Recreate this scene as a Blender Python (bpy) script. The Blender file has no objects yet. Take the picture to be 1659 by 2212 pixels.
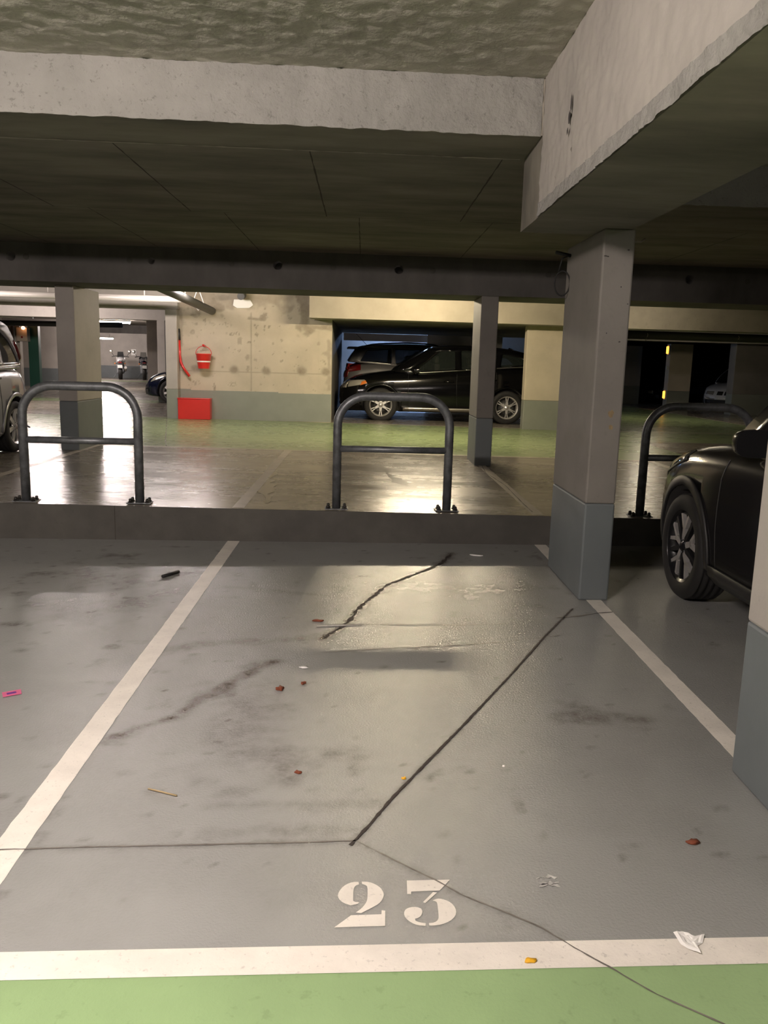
import bpy, bmesh, math, random
import numpy as np
from mathutils import Vector, Matrix, noise
from mathutils.bvhtree import BVHTree
from mathutils.geometry import tessellate_polygon
random.seed(7)
PI = math.pi
SC = bpy.context.scene
COL = SC.collection

# ------------------------------------------------------------------ camera, world, exposure
SK = 0.03936                                   # bay lines of the car park lean 2.3 degrees off square
def K(a, b, z=0.0): return Vector((a + b*math.sin(SK), b*math.cos(SK), z))
def cam_axes(yaw, pitch, roll):
    f = Vector((math.sin(yaw)*math.cos(pitch), math.cos(yaw)*math.cos(pitch), -math.sin(pitch)))
    r = Vector((math.cos(yaw), -math.sin(yaw), 0)); u = r.cross(f)
    c, s = math.cos(roll), math.sin(roll)
    return c*r + s*u, -s*r + c*u, f
_r, _u, _f = cam_axes(.06771, .17865, .02709)
cam = bpy.data.cameras.new('camera'); co = bpy.data.objects.new('camera', cam); COL.objects.link(co)
co.matrix_world = Matrix(((_r.x, _u.x, -_f.x, 0), (_r.y, _u.y, -_f.y, 0), (_r.z, _u.z, -_f.z, 1.5), (0, 0, 0, 1)))
cam.sensor_fit = 'HORIZONTAL'; cam.sensor_width = 36; cam.lens = 1780/1659*36; cam.clip_start = .05; cam.clip_end = 200
SC.camera = co
W = bpy.data.worlds.new('world'); SC.world = W; W.use_nodes = True
W.node_tree.nodes['Background'].inputs[0].default_value = (.9, .85, .75, 1)
W.node_tree.nodes['Background'].inputs[1].default_value = 0.0
SC.view_settings.view_transform = 'Standard'; SC.view_settings.look = 'None'
SC.view_settings.exposure = 0.0; SC.view_settings.gamma = 1.0; SC.view_settings.use_curve_mapping = False
try:
    SC.cycles.use_denoising = True; SC.cycles.max_bounces = 8; SC.cycles.diffuse_bounces = 5; SC.cycles.sample_clamp_indirect = 4
    SC.cycles.caustics_reflective = False; SC.cycles.caustics_refractive = False
except Exception: pass
# fluorescent lamps, one of them an added daylight stand-in: (a, b, z of ceiling, watts, colour, length, runs along 'a' or 'b', label, category group)
WARM = (1.0, .86, .64); PINK = (1.0, .865, .815); YEL = (1.0, .83, .57); COOL = (.35, .55, 1.0)
LAMPS = [
 (-1.7, .8, 2.99, 590, PINK, 1.3, 'a', 'fluorescent batten lamp over the driving lane beside the camera, left one'),
 (-6.6, .5, 2.99, 200, PINK, 1.3, 'a', 'fluorescent batten lamp far along the driving lane to the left of the camera'),
 (3.6, -.6, 2.99, 60, PINK, 1.3, 'a', 'fluorescent batten lamp over the driving lane to the right of the camera'),
 (1.05, 14.1, 2.77, 460, YEL, 1.2, 'a', 'yellowish fluorescent lamp over the green lane in front of the black parked car'),
 (-3.2, 14.4, 2.77, 180, PINK, 1.2, 'a', 'fluorescent lamp over the green lane near the pale pier by the bucket wall'),
 (-6.7, 14.5, 2.77, 80, PINK, 1.2, 'a', 'fluorescent lamp over the green lane at the far left behind the hole-pierced beam'),
 (5.3, 15.2, 2.77, 16, WARM, 1.5, 'a', 'fluorescent lamp over the green lane right of the tall grey column'),
 (-7.9, 20.0, 2.77, 380, PINK, 1.5, 'a', 'bright fluorescent lamp over the left lane between the two crossing beams'),
 (-9.2, 31.0, 2.77, 330, PINK, 1.5, 'a', 'bright fluorescent lamp below the far ceiling left of the red bucket wall'),
 (-13.4, 42.5, 2.42, 330, PINK, 1.9, 'a', 'long bright fluorescent lamp hanging in front of the motorcycle wall'),
 (1.5, 29.3, 2.77, 280, COOL, 1.5, 'a', 'added cold bluish lamp standing in for daylight behind the two parked cars'),  # added lamp in place of the bluish daylight back there
 (7.6, 21.5, 2.77, 90, WARM, 1.5, 'b', 'fluorescent lamp over the aisle at the far right before the amber lights'),
]

# ------------------------------------------------------------------ materials
MATS = {}
def nodes_of(m): return m.node_tree.nodes, m.node_tree.links
def mat(name, col, rough=.6, metal=0.0, var=0.0, vscale=3.0, col2=None, bump=0.0, bscale=60.0, bump2=0.0, b2scale=8.0,
        coat=0.0, emis=None, estr=0.0, stretch=None, rvar=0.0, spec=None, dirt_shade=None, alpha=None, spots=0.0, coatr=.03):
    m = bpy.data.materials.new(name); m.use_nodes = True; N, L = nodes_of(m)
    P = N['Principled BSDF']
    P.inputs['Base Color'].default_value = (*col, 1); P.inputs['Roughness'].default_value = rough
    P.inputs['Metallic'].default_value = metal; P.inputs['Coat Weight'].default_value = coat
    P.inputs['Coat Roughness'].default_value = coatr
    if spec is not None: P.inputs['Specular IOR Level'].default_value = spec
    if emis: P.inputs['Emission Color'].default_value = (*emis, 1); P.inputs['Emission Strength'].default_value = estr
    if alpha is not None: P.inputs['Alpha'].default_value = alpha
    tc = N.new('ShaderNodeTexCoord'); vec = tc.outputs['Object']
    if stretch:
        mp = N.new('ShaderNodeMapping'); mp.inputs['Scale'].default_value = stretch; L.new(vec, mp.inputs[0]); vec = mp.outputs[0]
    def nz(scale, detail=5, rgh=.6, v=None):
        n = N.new('ShaderNodeTexNoise'); n.inputs['Scale'].default_value = scale; n.inputs['Detail'].default_value = detail
        n.inputs['Roughness'].default_value = rgh; L.new(v or vec, n.inputs['Vector']); return n.outputs['Fac']
    def mix(fac, a, b):
        x = N.new('ShaderNodeMix'); x.data_type = 'RGBA'; L.new(fac, x.inputs[0])
        for i, v in ((6, a), (7, b)):
            if isinstance(v, tuple): x.inputs[i].default_value = (*v, 1)
            else: L.new(v, x.inputs[i])
        return x.outputs[2]
    def ramp(src, lo, hi, o0=0.0, o1=1.0):
        r = N.new('ShaderNodeMapRange'); L.new(src, r.inputs[0])
        for i, v in enumerate((lo, hi, o0, o1)): r.inputs[i+1].default_value = v
        return r.outputs[0]
    c = None
    if var > 0:
        c2 = col2 or tuple(x*(1-var) for x in col); c1 = col if col2 else tuple(min(1, x*(1+var*.6)) for x in col)
        c = mix(ramp(nz(vscale), .32, .68), c1, c2)
    if spots > 0:
        c = mix(ramp(nz(vscale*9, 3, .7), .60, .70, 0, spots), c if c is not None else tuple(col), tuple(x*.35 for x in col))
    if dirt_shade:
        at = N.new('ShaderNodeAttribute'); at.attribute_name = 'dirt_shade'
        fine = ramp(nz(dirt_shade[1], 6, .75), .35, .65, dirt_shade[2], 1.25)
        mu = N.new('ShaderNodeMath'); mu.operation = 'MULTIPLY'; mu.use_clamp = True
        L.new(at.outputs['Fac'], mu.inputs[0]); L.new(fine, mu.inputs[1])
        c = mix(mu.outputs[0], c if c is not None else tuple(col), dirt_shade[0])
    if c is not None: L.new(c, P.inputs['Base Color'])
    if rvar > 0: L.new(ramp(nz(2.3, 6, .7), .3, .7, max(.02, rough-rvar), rough+rvar), P.inputs['Roughness'])
    last = None
    for sc_, st in ((bscale, bump), (b2scale, bump2)):
        if st > 0:
            b = N.new('ShaderNodeBump'); b.inputs['Strength'].default_value = st; b.inputs['Distance'].default_value = .01
            L.new(nz(sc_, 4), b.inputs['Height'])
            if last: L.new(last, b.inputs['Normal'])
            last = b.outputs[0]
    if last: L.new(last, P.inputs['Normal'])
    m.diffuse_color = (*col, 1); MATS[name] = m
    return m

floor_grey = mat('grey_floor_paint', (.318, .322, .308), .21, var=.08, vscale=1.1, bump=.32, bscale=110, bump2=.06, b2scale=7, rvar=.02, dirt_shade=((.055, .038, .026), 38, .45), spec=1.0)
floor_up = mat('beige_grey_floor_paint', (.215, .192, .158), .26, var=.24, vscale=1.2, bump=.10, bscale=40, bump2=.10, b2scale=5, rvar=.07, stretch=(.35, 1, 1), spec=.6)
floor_green = mat('green_floor_paint', (.29, .425, .205), .36, var=.10, vscale=2, bump=.15, bscale=95, rvar=.06, spots=.25)
floor_green_up = mat('worn_green_floor_paint', (.215, .275, .135), .28, var=.13, vscale=1.1, bump=.08, bscale=40, rvar=.03, stretch=(.3, 1, 1))
line_white = mat('white_line_paint', (.80, .76, .68), .45, var=.10, vscale=6, bump=.15, bscale=95, spots=.35)
line_up = mat('worn_white_line_paint', (.40, .36, .29), .4, var=.15, vscale=6)
crack_dark = mat('dark_joint_filler', (.045, .036, .03), .8, var=.4, vscale=30)
beam_y = mat('yellowish_beam_concrete', (.33, .295, .235), .8, var=.16, vscale=1.3, bump=.08, bscale=30, spots=.05)
smear_m = mat('chalky_smear', (.47, .46, .44), .6, var=.3, vscale=40)
damp = mat('damp_mark', (.13, .115, .095), .22, var=.3, vscale=9)
crack_soft = mat('faint_dirt_line', (.17, .155, .135), .6, var=.35, vscale=14)
conc = mat('bare_concrete', (.42, .38, .32), .8, var=.20, vscale=1.6, bump=.12, bscale=45, spots=.18)
conc_dk = mat('dark_concrete', (.115, .108, .10), .85, var=.30, vscale=2.2, bump=.12, bscale=30, stretch=(1, 1, .5))
slab = mat('board_marked_slab', (.21, .192, .158), .8, var=.42, vscale=1.6, bump=.12, bscale=20, stretch=(.5, 1.6, 1))
spray = mat('sprayed_insulation', (.29, .28, .26), .95, var=.12, vscale=4, bump=.9, bscale=42, bump2=.5, b2scale=12, spots=.5)
spray_c = mat('sprayed_ceiling', (.46, .435, .375), .95, var=.12, vscale=3, bump=.6, bscale=36, bump2=.35, b2scale=11, spots=.2)
smooth_c = mat('smooth_painted_concrete', (.41, .38, .345), .75, var=.12, vscale=1.5, bump=.10, bscale=60, spots=.12)
col_c = mat('column_concrete', (.205, .19, .172), .75, var=.16, vscale=1.5, bump=.08, bscale=60, spots=.12)
dado = mat('grey_dado_paint', (.155, .175, .182), .5, var=.08, vscale=3, bump=.06, bscale=60)
dado_g = mat('greenish_grey_dado_paint', (.235, .25, .215), .55, var=.06, vscale=3)
wall_y = mat('cream_concrete_wall', (.50, .44, .34), .8, var=.14, vscale=1.3, bump=.08, bscale=30, spots=.05, dirt_shade=((.20, .165, .12), 7, .8))
curb_m = mat('curb_concrete', (.088, .083, .073), .8, var=.22, vscale=3, bump=.12, bscale=40, spots=.2)
steel_dk = mat('weathered_dark_steel', (.19, .20, .21), .42, metal=.5, var=.4, vscale=14, bump=.05, bscale=80)
bolt_m = mat('black_bolt_steel', (.02, .018, .016), .4, metal=.5)
rubber = mat('tyre_rubber', (.012, .0115, .011), .75, bump=.1, bscale=120)
alloy = mat('machined_alloy', (.80, .78, .75), .35, metal=.75)
alloy_dk = mat('dark_gloss_alloy', (.02, .02, .022), .25, metal=.4)
brake_m = mat('brake_steel', (.12, .12, .12), .45, metal=.8)
black_pl = mat('black_plastic', (.018, .018, .018), .5)
dark_in = mat('dark_interior', (.02, .019, .018), .8)
seat_m = mat('seat_fabric', (.06, .055, .045), .8)
glass = mat('tinted_glass', (.02, .025, .022), .04, alpha=.62, spec=.6)
glass_dk = mat('dark_tinted_glass', (.008, .009, .009), .04, alpha=.9, spec=.6)
chrome = mat('satin_trim', (.75, .72, .66), .28, metal=.95)
headl = mat('headlight_lens', (.55, .52, .46), .12, metal=.5, coat=1)
headl_dk = mat('smoked_headlight_lens', (.10, .10, .09), .1, metal=.4, coat=1)
amber_l = mat('amber_lens', (.75, .20, .03), .25, coat=.6)
red_l = mat('red_lens', (.16, .008, .008), .2, coat=.8)
plate_m = mat('number_plate_white', (.7, .7, .68), .4)
p_black = mat('black_car_paint', (.003, .003, .0035), .10)
p_anth = mat('anthracite_car_paint', (.011, .0105, .011), .16, spec=.5)
p_silver = mat('silver_car_paint', (.36, .36, .38), .32, metal=.55, coat=1)
p_grey = mat('grey_car_paint', (.17, .165, .16), .45, metal=.3)
p_blue = mat('dark_blue_car_paint', (.005, .007, .018), .12)
p_white = mat('white_car_paint', (.75, .75, .75), .3, coat=1)
red_p = mat('red_enamel', (.62, .022, .018), .35, coat=.3, var=.06)
pipe_l = mat('light_grey_pipe', (.62, .58, .54), .35)
pipe_d = mat('dark_grey_pipe', (.06, .06, .055), .5)
green_m = mat('dark_green_enamel', (.008, .075, .045), .5)
box_m = mat('beige_box_plastic', (.35, .32, .25), .6)
paper_m = mat('white_paper', (.85, .84, .80), .7)
leaf_m = mat('brown_leaf', (.20, .05, .02), .7, var=.3, vscale=40)
yel_m = mat('yellow_plastic', (.85, .45, .02), .5)
pink_m = mat('pink_wrapper_foil', (.62, .13, .25), .4)
violet_m = mat('violet_print', (.15, .03, .25), .4)
twig_m = mat('dry_straw', (.40, .30, .16), .8)
black_d = mat('black_debris', (.01, .01, .01), .7)
housing_m = mat('lamp_housing', (.55, .54, .5), .5)
amber_e = mat('amber_glow', (.9, .35, .02), .4, emis=(1, .42, .05), estr=3)
orange_e = mat('orange_glow', (1, .5, .3), .4, emis=(1, .42, .2), estr=14)

# ------------------------------------------------------------------ helpers
def link(name, me, parent=None, loc=None):
    o = bpy.data.objects.new(name, me); COL.objects.link(o)
    if loc is not None: o.location = loc
    if parent is not None: o.parent = parent
    return o
def tag(o, label=None, cat=None, group=None, kind=None):
    if label: o['label'] = label
    if cat: o['category'] = cat
    if group: o['group'] = group
    if kind: o['kind'] = kind
    return o
def empty(name, loc, rz, label, cat, group=None):
    o = link(name, None, loc=loc); o.rotation_euler = (0, 0, rz); o.empty_display_size = .2
    return tag(o, label, cat, group)
class MB:
    """collects shapes into one mesh with several materials"""
    def __init__(s): s.bm = bmesh.new(); s.mats = []
    def mi(s, m):
        if m not in s.mats: s.mats.append(m)
        return s.mats.index(m)
    def face(s, pts, m, smooth=False):
        try:
            f = s.bm.faces.new([s.bm.verts.new(p) for p in pts]); f.material_index = s.mi(m); f.smooth = smooth; return f
        except ValueError: return None
    def hexa(s, P, m):
        v = [s.bm.verts.new(p) for p in P]; i = s.mi(m)
        for q in ((0, 3, 2, 1), (4, 5, 6, 7), (0, 1, 5, 4), (1, 2, 6, 5), (2, 3, 7, 6), (3, 0, 4, 7)):
            f = s.bm.faces.new([v[k] for k in q]); f.material_index = i
    def box(s, x0, x1, y0, y1, z0, z1, m, T=None):
        P = [(x0, y0, z0), (x1, y0, z0), (x1, y1, z0), (x0, y1, z0), (x0, y0, z1), (x1, y0, z1), (x1, y1, z1), (x0, y1, z1)]
        s.hexa([T(*p) if T else Vector(p) for p in P], m)
    def kbox(s, a0, a1, b0, b1, z0, z1, m): s.box(a0, a1, b0, b1, z0, z1, m, K)
    def grid(s, rows, m, smooth=True, closed=False, flip=False):
        V = [[s.bm.verts.new(p) for p in r] for r in rows]; i = s.mi(m); n = len(rows[0])
        for r in range(len(V)-1):
            for c in range(n if closed else n-1):
                q = [V[r][c], V[r][(c+1) % n], V[r+1][(c+1) % n], V[r+1][c]]
                if flip: q.reverse()
                try:
                    f = s.bm.faces.new(q); f.material_index = i; f.smooth = smooth
                except ValueError: pass
        return V
    def tube(s, pts, r, m, seg=12, cap=True, rr=None):
        pts = [Vector(p) for p in pts]; rows = []; up = None
        for k, p in enumerate(pts):
            d = (pts[min(k+1, len(pts)-1)] - pts[max(k-1, 0)]).normalized()
            if up is None:
                up = d.orthogonal().normalized()
            else: up = (up - d*up.dot(d)).normalized()
            w = d.cross(up); rad = rr[k] if rr else r
            rows.append([p + (up*math.cos(t) + w*math.sin(t))*rad for t in (2*PI*j/seg for j in range(seg))])
        V = s.grid(rows, m, True, True); i = s.mi(m)
        if cap:
            for R_ in (V[0][::-1], V[-1]):
                try: f = s.bm.faces.new(R_); f.material_index = i
                except ValueError: pass
    def lathe(s, prof, axis, m, seg=40, c=(0, 0, 0), smooth=True, cap=False):
        """prof: (radius, offset along axis); axis 'x','y','z'"""
        rows = []; c = Vector(c)
        for r, h in prof:
            row = []
            for j in range(seg):
                t = 2*PI*j/seg; u, v = r*math.cos(t), r*math.sin(t)
                row.append(c + Vector({'x': (h, u, v), 'y': (u, h, v), 'z': (u, v, h)}[axis]))
            rows.append(row)
        V = s.grid(rows, m, smooth, True); i = s.mi(m)
        if cap:
            for R_ in (V[0][::-1], V[-1]):
                try: f = s.bm.faces.new(R_); f.material_index = i
                except ValueError: pass
    def prism(s, poly, ax, h0, h1, m, T=None):
        """2-D polygon extruded between h0 and h1 along axis ax"""
        def P(p, h): 
            v = {'x': (h, p[0], p[1]), 'y': (p[0], h, p[1]), 'z': (p[0], p[1], h)}[ax]
            return T(*v) if T else Vector(v)
        A = [s.bm.verts.new(P(p, h0)) for p in poly]; B = [s.bm.verts.new(P(p, h1)) for p in poly]; i = s.mi(m); n = len(poly)
        fs = []
        try: fs.append(s.bm.faces.new(A)); fs.append(s.bm.faces.new(B[::-1]))
        except ValueError: pass
        for k in range(n): fs.append(s.bm.faces.new([A[k], B[k], B[(k+1) % n], A[(k+1) % n]]))
        for f in fs: f.material_index = i
    def build(s, name, parent=None, bevel=0.0, subsurf=0, recalc=True, loc=None, tri=False):
        if recalc: bmesh.ops.recalc_face_normals(s.bm, faces=s.bm.faces)
        me = bpy.data.meshes.new(name); s.bm.to_mesh(me); s.bm.free()
        for m in s.mats: me.materials.append(m)
        o = link(name, me, parent, loc)
        if bevel:
            b = o.modifiers.new('b', 'BEVEL'); b.width = bevel; b.segments = 2; b.limit_method = 'ANGLE'; b.angle_limit = .6
        if subsurf:
            b = o.modifiers.new('s', 'SUBSURF'); b.levels = b.render_levels = subsurf
        return o
def bake(o):
    dg = bpy.context.evaluated_depsgraph_get(); dg.update()
    me = bpy.data.meshes.new_from_object(o.evaluated_get(dg)); o.modifiers.clear(); o.data = me
def ribbon(mb, pts, w, z, m, jit=0.0, step=.06, seed=0, taper=False):
    """flat strip of width w along a polyline of (a, b) points"""
    rnd = random.Random(seed); P = []
    for (x0, y0), (x1, y1) in zip(pts[:-1], pts[1:]):
        n = max(1, int(math.hypot(x1-x0, y1-y0)/step))
        for k in range(n): P.append((x0+(x1-x0)*k/n, y0+(y1-y0)*k/n))
    P.append(pts[-1]); rows = []
    for k, (x, y) in enumerate(P):
        x0, y0 = P[max(k-1, 0)]; x1, y1 = P[min(k+1, len(P)-1)]
        d = math.hypot(x1-x0, y1-y0) or 1; nx, ny = -(y1-y0)/d, (x1-x0)/d
        ww = w*(1 + (rnd.random()-.5)*2*jit)/2; of = (rnd.random()-.5)*w*jit*.6
        if taper: ww *= min(1, k/3+.2, (len(P)-1-k)/3+.2)
        zz = z(x) if callable(z) else z
        rows.append([K(x+nx*(of+ww), y+ny*(of+ww), zz), K(x+nx*(of-ww), y+ny*(of-ww), zz)])
    mb.grid(rows, m, False)
def U(a):                                       # height of the raised deck: it falls gently to the right
    return .267 - .0095*max(-5.0, min(5.0, a))

# ------------------------------------------------------------------ lower floor
def poly_dist(X, Y, pts):
    D = np.full(X.shape, 1e9)
    for (x0, y0), (x1, y1) in zip(pts[:-1], pts[1:]):
        dx, dy = x1-x0, y1-y0; t = np.clip(((X-x0)*dx+(Y-y0)*dy)/(dx*dx+dy*dy+1e-12), 0, 1)
        D = np.minimum(D, np.hypot(X-x0-t*dx, Y-y0-t*dy))
    return D
def vnoise(X, Y, sc, seed):
    rng = np.random.default_rng(seed); T = rng.random((64, 64)); x, y = X*sc, Y*sc
    xi, yi = np.floor(x).astype(int), np.floor(y).astype(int); fx, fy = x-xi, y-yi
    fx = fx*fx*(3-2*fx); fy = fy*fy*(3-2*fy); g = lambda i, j: T[i % 64, j % 64]
    return (g(xi, yi)*(1-fx)+g(xi+1, yi)*fx)*(1-fy) + (g(xi, yi+1)*(1-fx)+g(xi+1, yi+1)*fx)*fy
def fbm(X, Y, sc, seed): return sum(vnoise(X, Y, sc*2**k, seed+k)*.5**(k+1) for k in range(4))
CR_MAIN = [(1.356,4.948),(1.071,4.43),(0.746,3.795),(0.451,3.241),(0.269,2.908),(0.136,2.665),(0.054,2.495),(-0.01,2.371)]
CR_LEFT = [(-9,2.28),(-1.289,2.369),(-1.084,2.371),(-1.002,2.372),(-0.809,2.38),(-0.597,2.381),(-0.384,2.387),(-0.182,2.39),(0.006,2.397)]
CR_RIGHT = [(0.009,2.394),(0.123,2.292),(0.243,2.188),(0.317,2.115),(0.437,2.031),(0.516,1.972),(0.586,1.892),(0.671,1.806),(0.749,1.723),(0.872,1.63),(0.983,1.543),(1.9,.7)]
CR_DARK = [(.74,6.45),(.62,6.1),(0.465,5.863),(0.364,5.718),(0.268,5.58),(0.197,5.486),(0.146,5.36),(0.097,5.207),(0.06,5.109),(0.016,4.969),(-0.018,4.851),(-0.049,4.684),(-0.11,4.527),(-0.162,4.428),(-0.19,4.356)]
ST_PATH = [(-0.42,3.993),(-0.482,3.945),(-0.532,3.832),(-0.596,3.726),(-0.653,3.605),(-0.695,3.51),(-0.732,3.437),(-0.756,3.351),(-0.831,3.284),(-0.92,3.205),(-0.99,3.108)]
fl = MB(); A0, A1, B0, B1, S_ = -3.0, 2.4, 1.5, 6.82, .02
na, nb = int((A1-A0)/S_)+1, int((B1-B0)/S_)+1
ga, gb = np.linspace(A0, A1, na), np.linspace(B0, B1, nb); X, Y = np.meshgrid(ga, gb)
dirt_shade = np.zeros_like(X); n1, n2 = fbm(X, Y, 9, 3), fbm(X, Y, 2.2, 11)
def stain(path, w, s, ns=.5, seed=5):
    global dirt_shade
    d = poly_dist(X, Y, path)*(1 + (fbm(X, Y, 7, seed)-.47)*3*ns)
    dirt_shade = np.maximum(dirt_shade, s*np.exp(-(d/w)**2)*(0.35+1.3*vnoise(X, Y, 25, seed+1)))
stain(CR_DARK, .035, .75); stain(CR_DARK[2:], .012, 1.3, .2); stain(ST_PATH, .034, .85, .7, 9); stain([(-.46,3.96),(-.42,3.99)], .05, .5)
stain(CR_MAIN, .012, .5, .3); stain(CR_LEFT, .016, .35, .3); stain(CR_RIGHT, .016, .22, .3)
stain([(-0.995,4.153),(-0.915,4.226),(-0.755,4.279),(-0.536,4.305),(-0.314,4.346)], .045, .45, .8, 21)
stain([(-.5,3.55),(-.45,3.1)], .18, .26, .9, 31); stain([(-.3,2.95),(-.25,2.8)], .07, .35, 1, 33); stain([(-.1,3.0),(0,2.98)], .05, .3, 1, 34)
stain([(-.5,2.62),(.12,2.62)], .03, .22, .8, 35); stain([(-.45,2.45),(-.05,2.47)], .03, .25, .9, 36); stain([(.95,3.34),(1.25,3.3)], .07, .5, .9, 37)
stain([(-1.8,5.1),(-1.7,4.75),(-1.5,4.85),(-1.25,5.3)], .12, .32, .9, 41); stain([(-1.9,5.7),(-1.5,5.5),(-1.2,5.75)], .16, .3, 1, 43); stain([(.3,5.45),(.95,5.35)], .14, .35, 1, 45)
stain([(-.2,5.2),(-.9,5.4)], .03, .25, .9, 46)
for p, r_, s_ in (((-1.46,5.11), .07, .5), ((-1.97,4.96), .07, .45), ((-2.2,5.21), .06, .4), ((-2.26,5.7), .08, .4), ((-1.98,4.58), .07, .5), ((-1.9,6.25), .12, .5), ((-1.3,4.2), .04, .6), ((-1.75,4.15), .04, .4), ((.86,2.35),.04,.3),((1.15,2.3),.03,.4),((-.2,1.75),.03,.3),((.75,1.75),.03,.4)):
    stain([p, (p[0]+r_*.8, p[1])], r_*.6, s_, .9, int(abs(p[0]*100)))
for k in range(90):
    x, y = random.uniform(A0, A1), random.uniform(B0, B1); stain([(x, y), (x+.01, y)], random.uniform(.006, .016), random.uniform(.3, .9), .3, k)
dirt_shade = np.maximum(dirt_shade, np.clip((n2-.5)*.6, 0, .07)); dirt_shade = np.clip(dirt_shade, 0, 1)
ys = 1.82
ig = fl.mi(floor_grey); ign = fl.mi(floor_green)
V = [[fl.bm.verts.new(K(ga[i], gb[j], 0)) for i in range(na)] for j in range(nb)]
for j in range(nb-1):
    for i in range(na-1):
        f = fl.bm.faces.new([V[j][i], V[j][i+1], V[j+1][i+1], V[j+1][i]]); f.material_index = ign if (gb[j]+gb[j+1])/2 < 1.87 else ig
def q4(mb, a0, a1, b0, b1, z, m):
    z0, z1 = (z(a0), z(a1)) if callable(z) else (z, z); mb.face([K(a0, b0, z0), K(a1, b0, z1), K(a1, b1, z1), K(a0, b1, z0)], m)
q4(fl, -14, A0, 1.85, 6.82, 0, floor_grey); q4(fl, A1, 14, 1.85, 6.82, 0, floor_grey)
q4(fl, -14, A0, -7, 1.85, 0, floor_green); q4(fl, A1, 14, -7, 1.85, 0, floor_green); q4(fl, A0, A1, -7, 1.5, 0, floor_green)
for a in (-6.26, -3.66, -1.061, 1.545, 4.15): ribbon(fl, [(a, 1.92), (a, 6.82)], .10, .0012, line_white, .03, .05, int(a*10))
q4(fl, -14, 14, 1.82, 1.919, .0014, line_white)
ribbon(fl, CR_MAIN, .011, .0024, crack_dark, .3, .02, 1); ribbon(fl, CR_LEFT, .006, .0024, crack_soft, .6, .02, 2)
ribbon(fl, CR_RIGHT, .0045, .0024, crack_soft, .5, .02, 3); ribbon(fl, CR_DARK, .022, .0024, crack_dark, .75, .03, 4, True)
for w_, y_ in ((.018, 2.165), (.014, 2.19), (.012, 2.15)): ribbon(fl, [(.545, y_), (.575, y_+.006), (.61, y_)], w_, .0022, smear_m, 1.2, .008, int(w_*1e4), True)
ribbon(fl, [(1.2,4.75),(1.331,4.783),(1.487,4.853),(1.615,4.886)], .012, .0024, crack_soft, .7, .03, 5)
for k, l in enumerate(([(-0.226,4.591),(-0.039,4.603),(0.34,4.601),(0.612,4.598),(0.893,4.629)], [(-0.177,4.127),(0.19,4.203),(0.519,4.243),(0.783,4.3),(0.978,4.364),(1.179,4.431)])):
    ribbon(fl, l, .008, .0022, crack_soft, .8, .03, 10+k, True)
floor = fl.build('floor', recalc=False); tag(floor, kind='structure')
at = floor.data.attributes.new('dirt_shade', 'FLOAT', 'POINT'); buf = np.zeros(len(floor.data.vertices), dtype=np.float32)
buf[:na*nb] = dirt_shade.astype(np.float32).ravel(); at.data.foreach_set('value', buf)
DIG = [[(0.017,2.185),(0.0,2.185),(-0.02,2.174),(-0.034,2.155),(-0.043,2.128),(-0.039,2.108),(-0.026,2.09),(-0.005,2.079),(0.013,2.084),(0.019,2.089),(0.016,2.093),(0.007,2.094),(0.002,2.099),(0.002,2.143),(0.004,2.16),(0.01,2.169),(0.018,2.173)],
[(0.026,2.186),(0.048,2.184),(0.067,2.172),(0.081,2.156),(0.088,2.137),(0.09,2.123),(0.086,2.103),(0.075,2.084),(0.061,2.072),(0.025,2.045),(0.01,2.048),(0.025,2.064),(0.036,2.083),(0.042,2.102),(0.043,2.124),(0.043,2.161),(0.038,2.169),(0.027,2.175)],
[(-0.048,1.988),(-0.003,2.037),(0.081,2.039),(0.082,2.056),(0.092,2.054),(0.09,1.99),(0.025,1.99)]]
DIG3 = [[(0.159,2.188),(0.252,2.189),(0.287,2.189),(0.271,2.165),(0.252,2.139),(0.169,2.136),(0.168,2.124),(0.157,2.125)],
[(0.232,2.132),(0.244,2.13),(0.206,2.083),(0.2,2.088)],
[(0.228,2.095),(0.242,2.103),(0.255,2.101),(0.273,2.091),(0.286,2.073),(0.291,2.048),(0.286,2.026),(0.269,2.005),(0.245,1.992),(0.22,1.988),(0.21,1.989),(0.21,1.999),(0.226,2.001),(0.236,2.011),(0.239,2.024),(0.24,2.058),(0.24,2.083),(0.238,2.089)],
[(0.2,1.988),(0.179,1.99),(0.16,2.003),(0.146,2.023),(0.143,2.042),(0.149,2.059),(0.163,2.067),(0.181,2.068),(0.193,2.06),(0.196,2.046),(0.191,2.029),(0.181,2.02),(0.173,2.018),(0.174,2.009),(0.186,2.002),(0.201,1.999)]]
def smooth_poly(P):                              # one corner-cutting pass keeps sharp corners
    out = []; n = len(P)
    for i in range(n):
        p, q, r = Vector(P[i-1]), Vector(P[i]), Vector(P[(i+1) % n]); u, v = (q-p), (r-q)
        if u.length and v.length and u.angle(v) < .75: out += [tuple(q-u*.25), tuple(q+v*.25)]
        else: out.append(P[i])
    return out
for nm, D in (('painted_digit_two', DIG), ('painted_digit_three', DIG3)):
    m_ = MB()
    for P in D:
        P = smooth_poly(P)
        for t in tessellate_polygon([[Vector((x, y, 0)) for x, y in P]]): m_.face([K(*P[i], .0016) for i in t], line_white)
    bmesh.ops.remove_doubles(m_.bm, verts=m_.bm.verts, dist=1e-5); m_.build(nm, floor)

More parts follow.
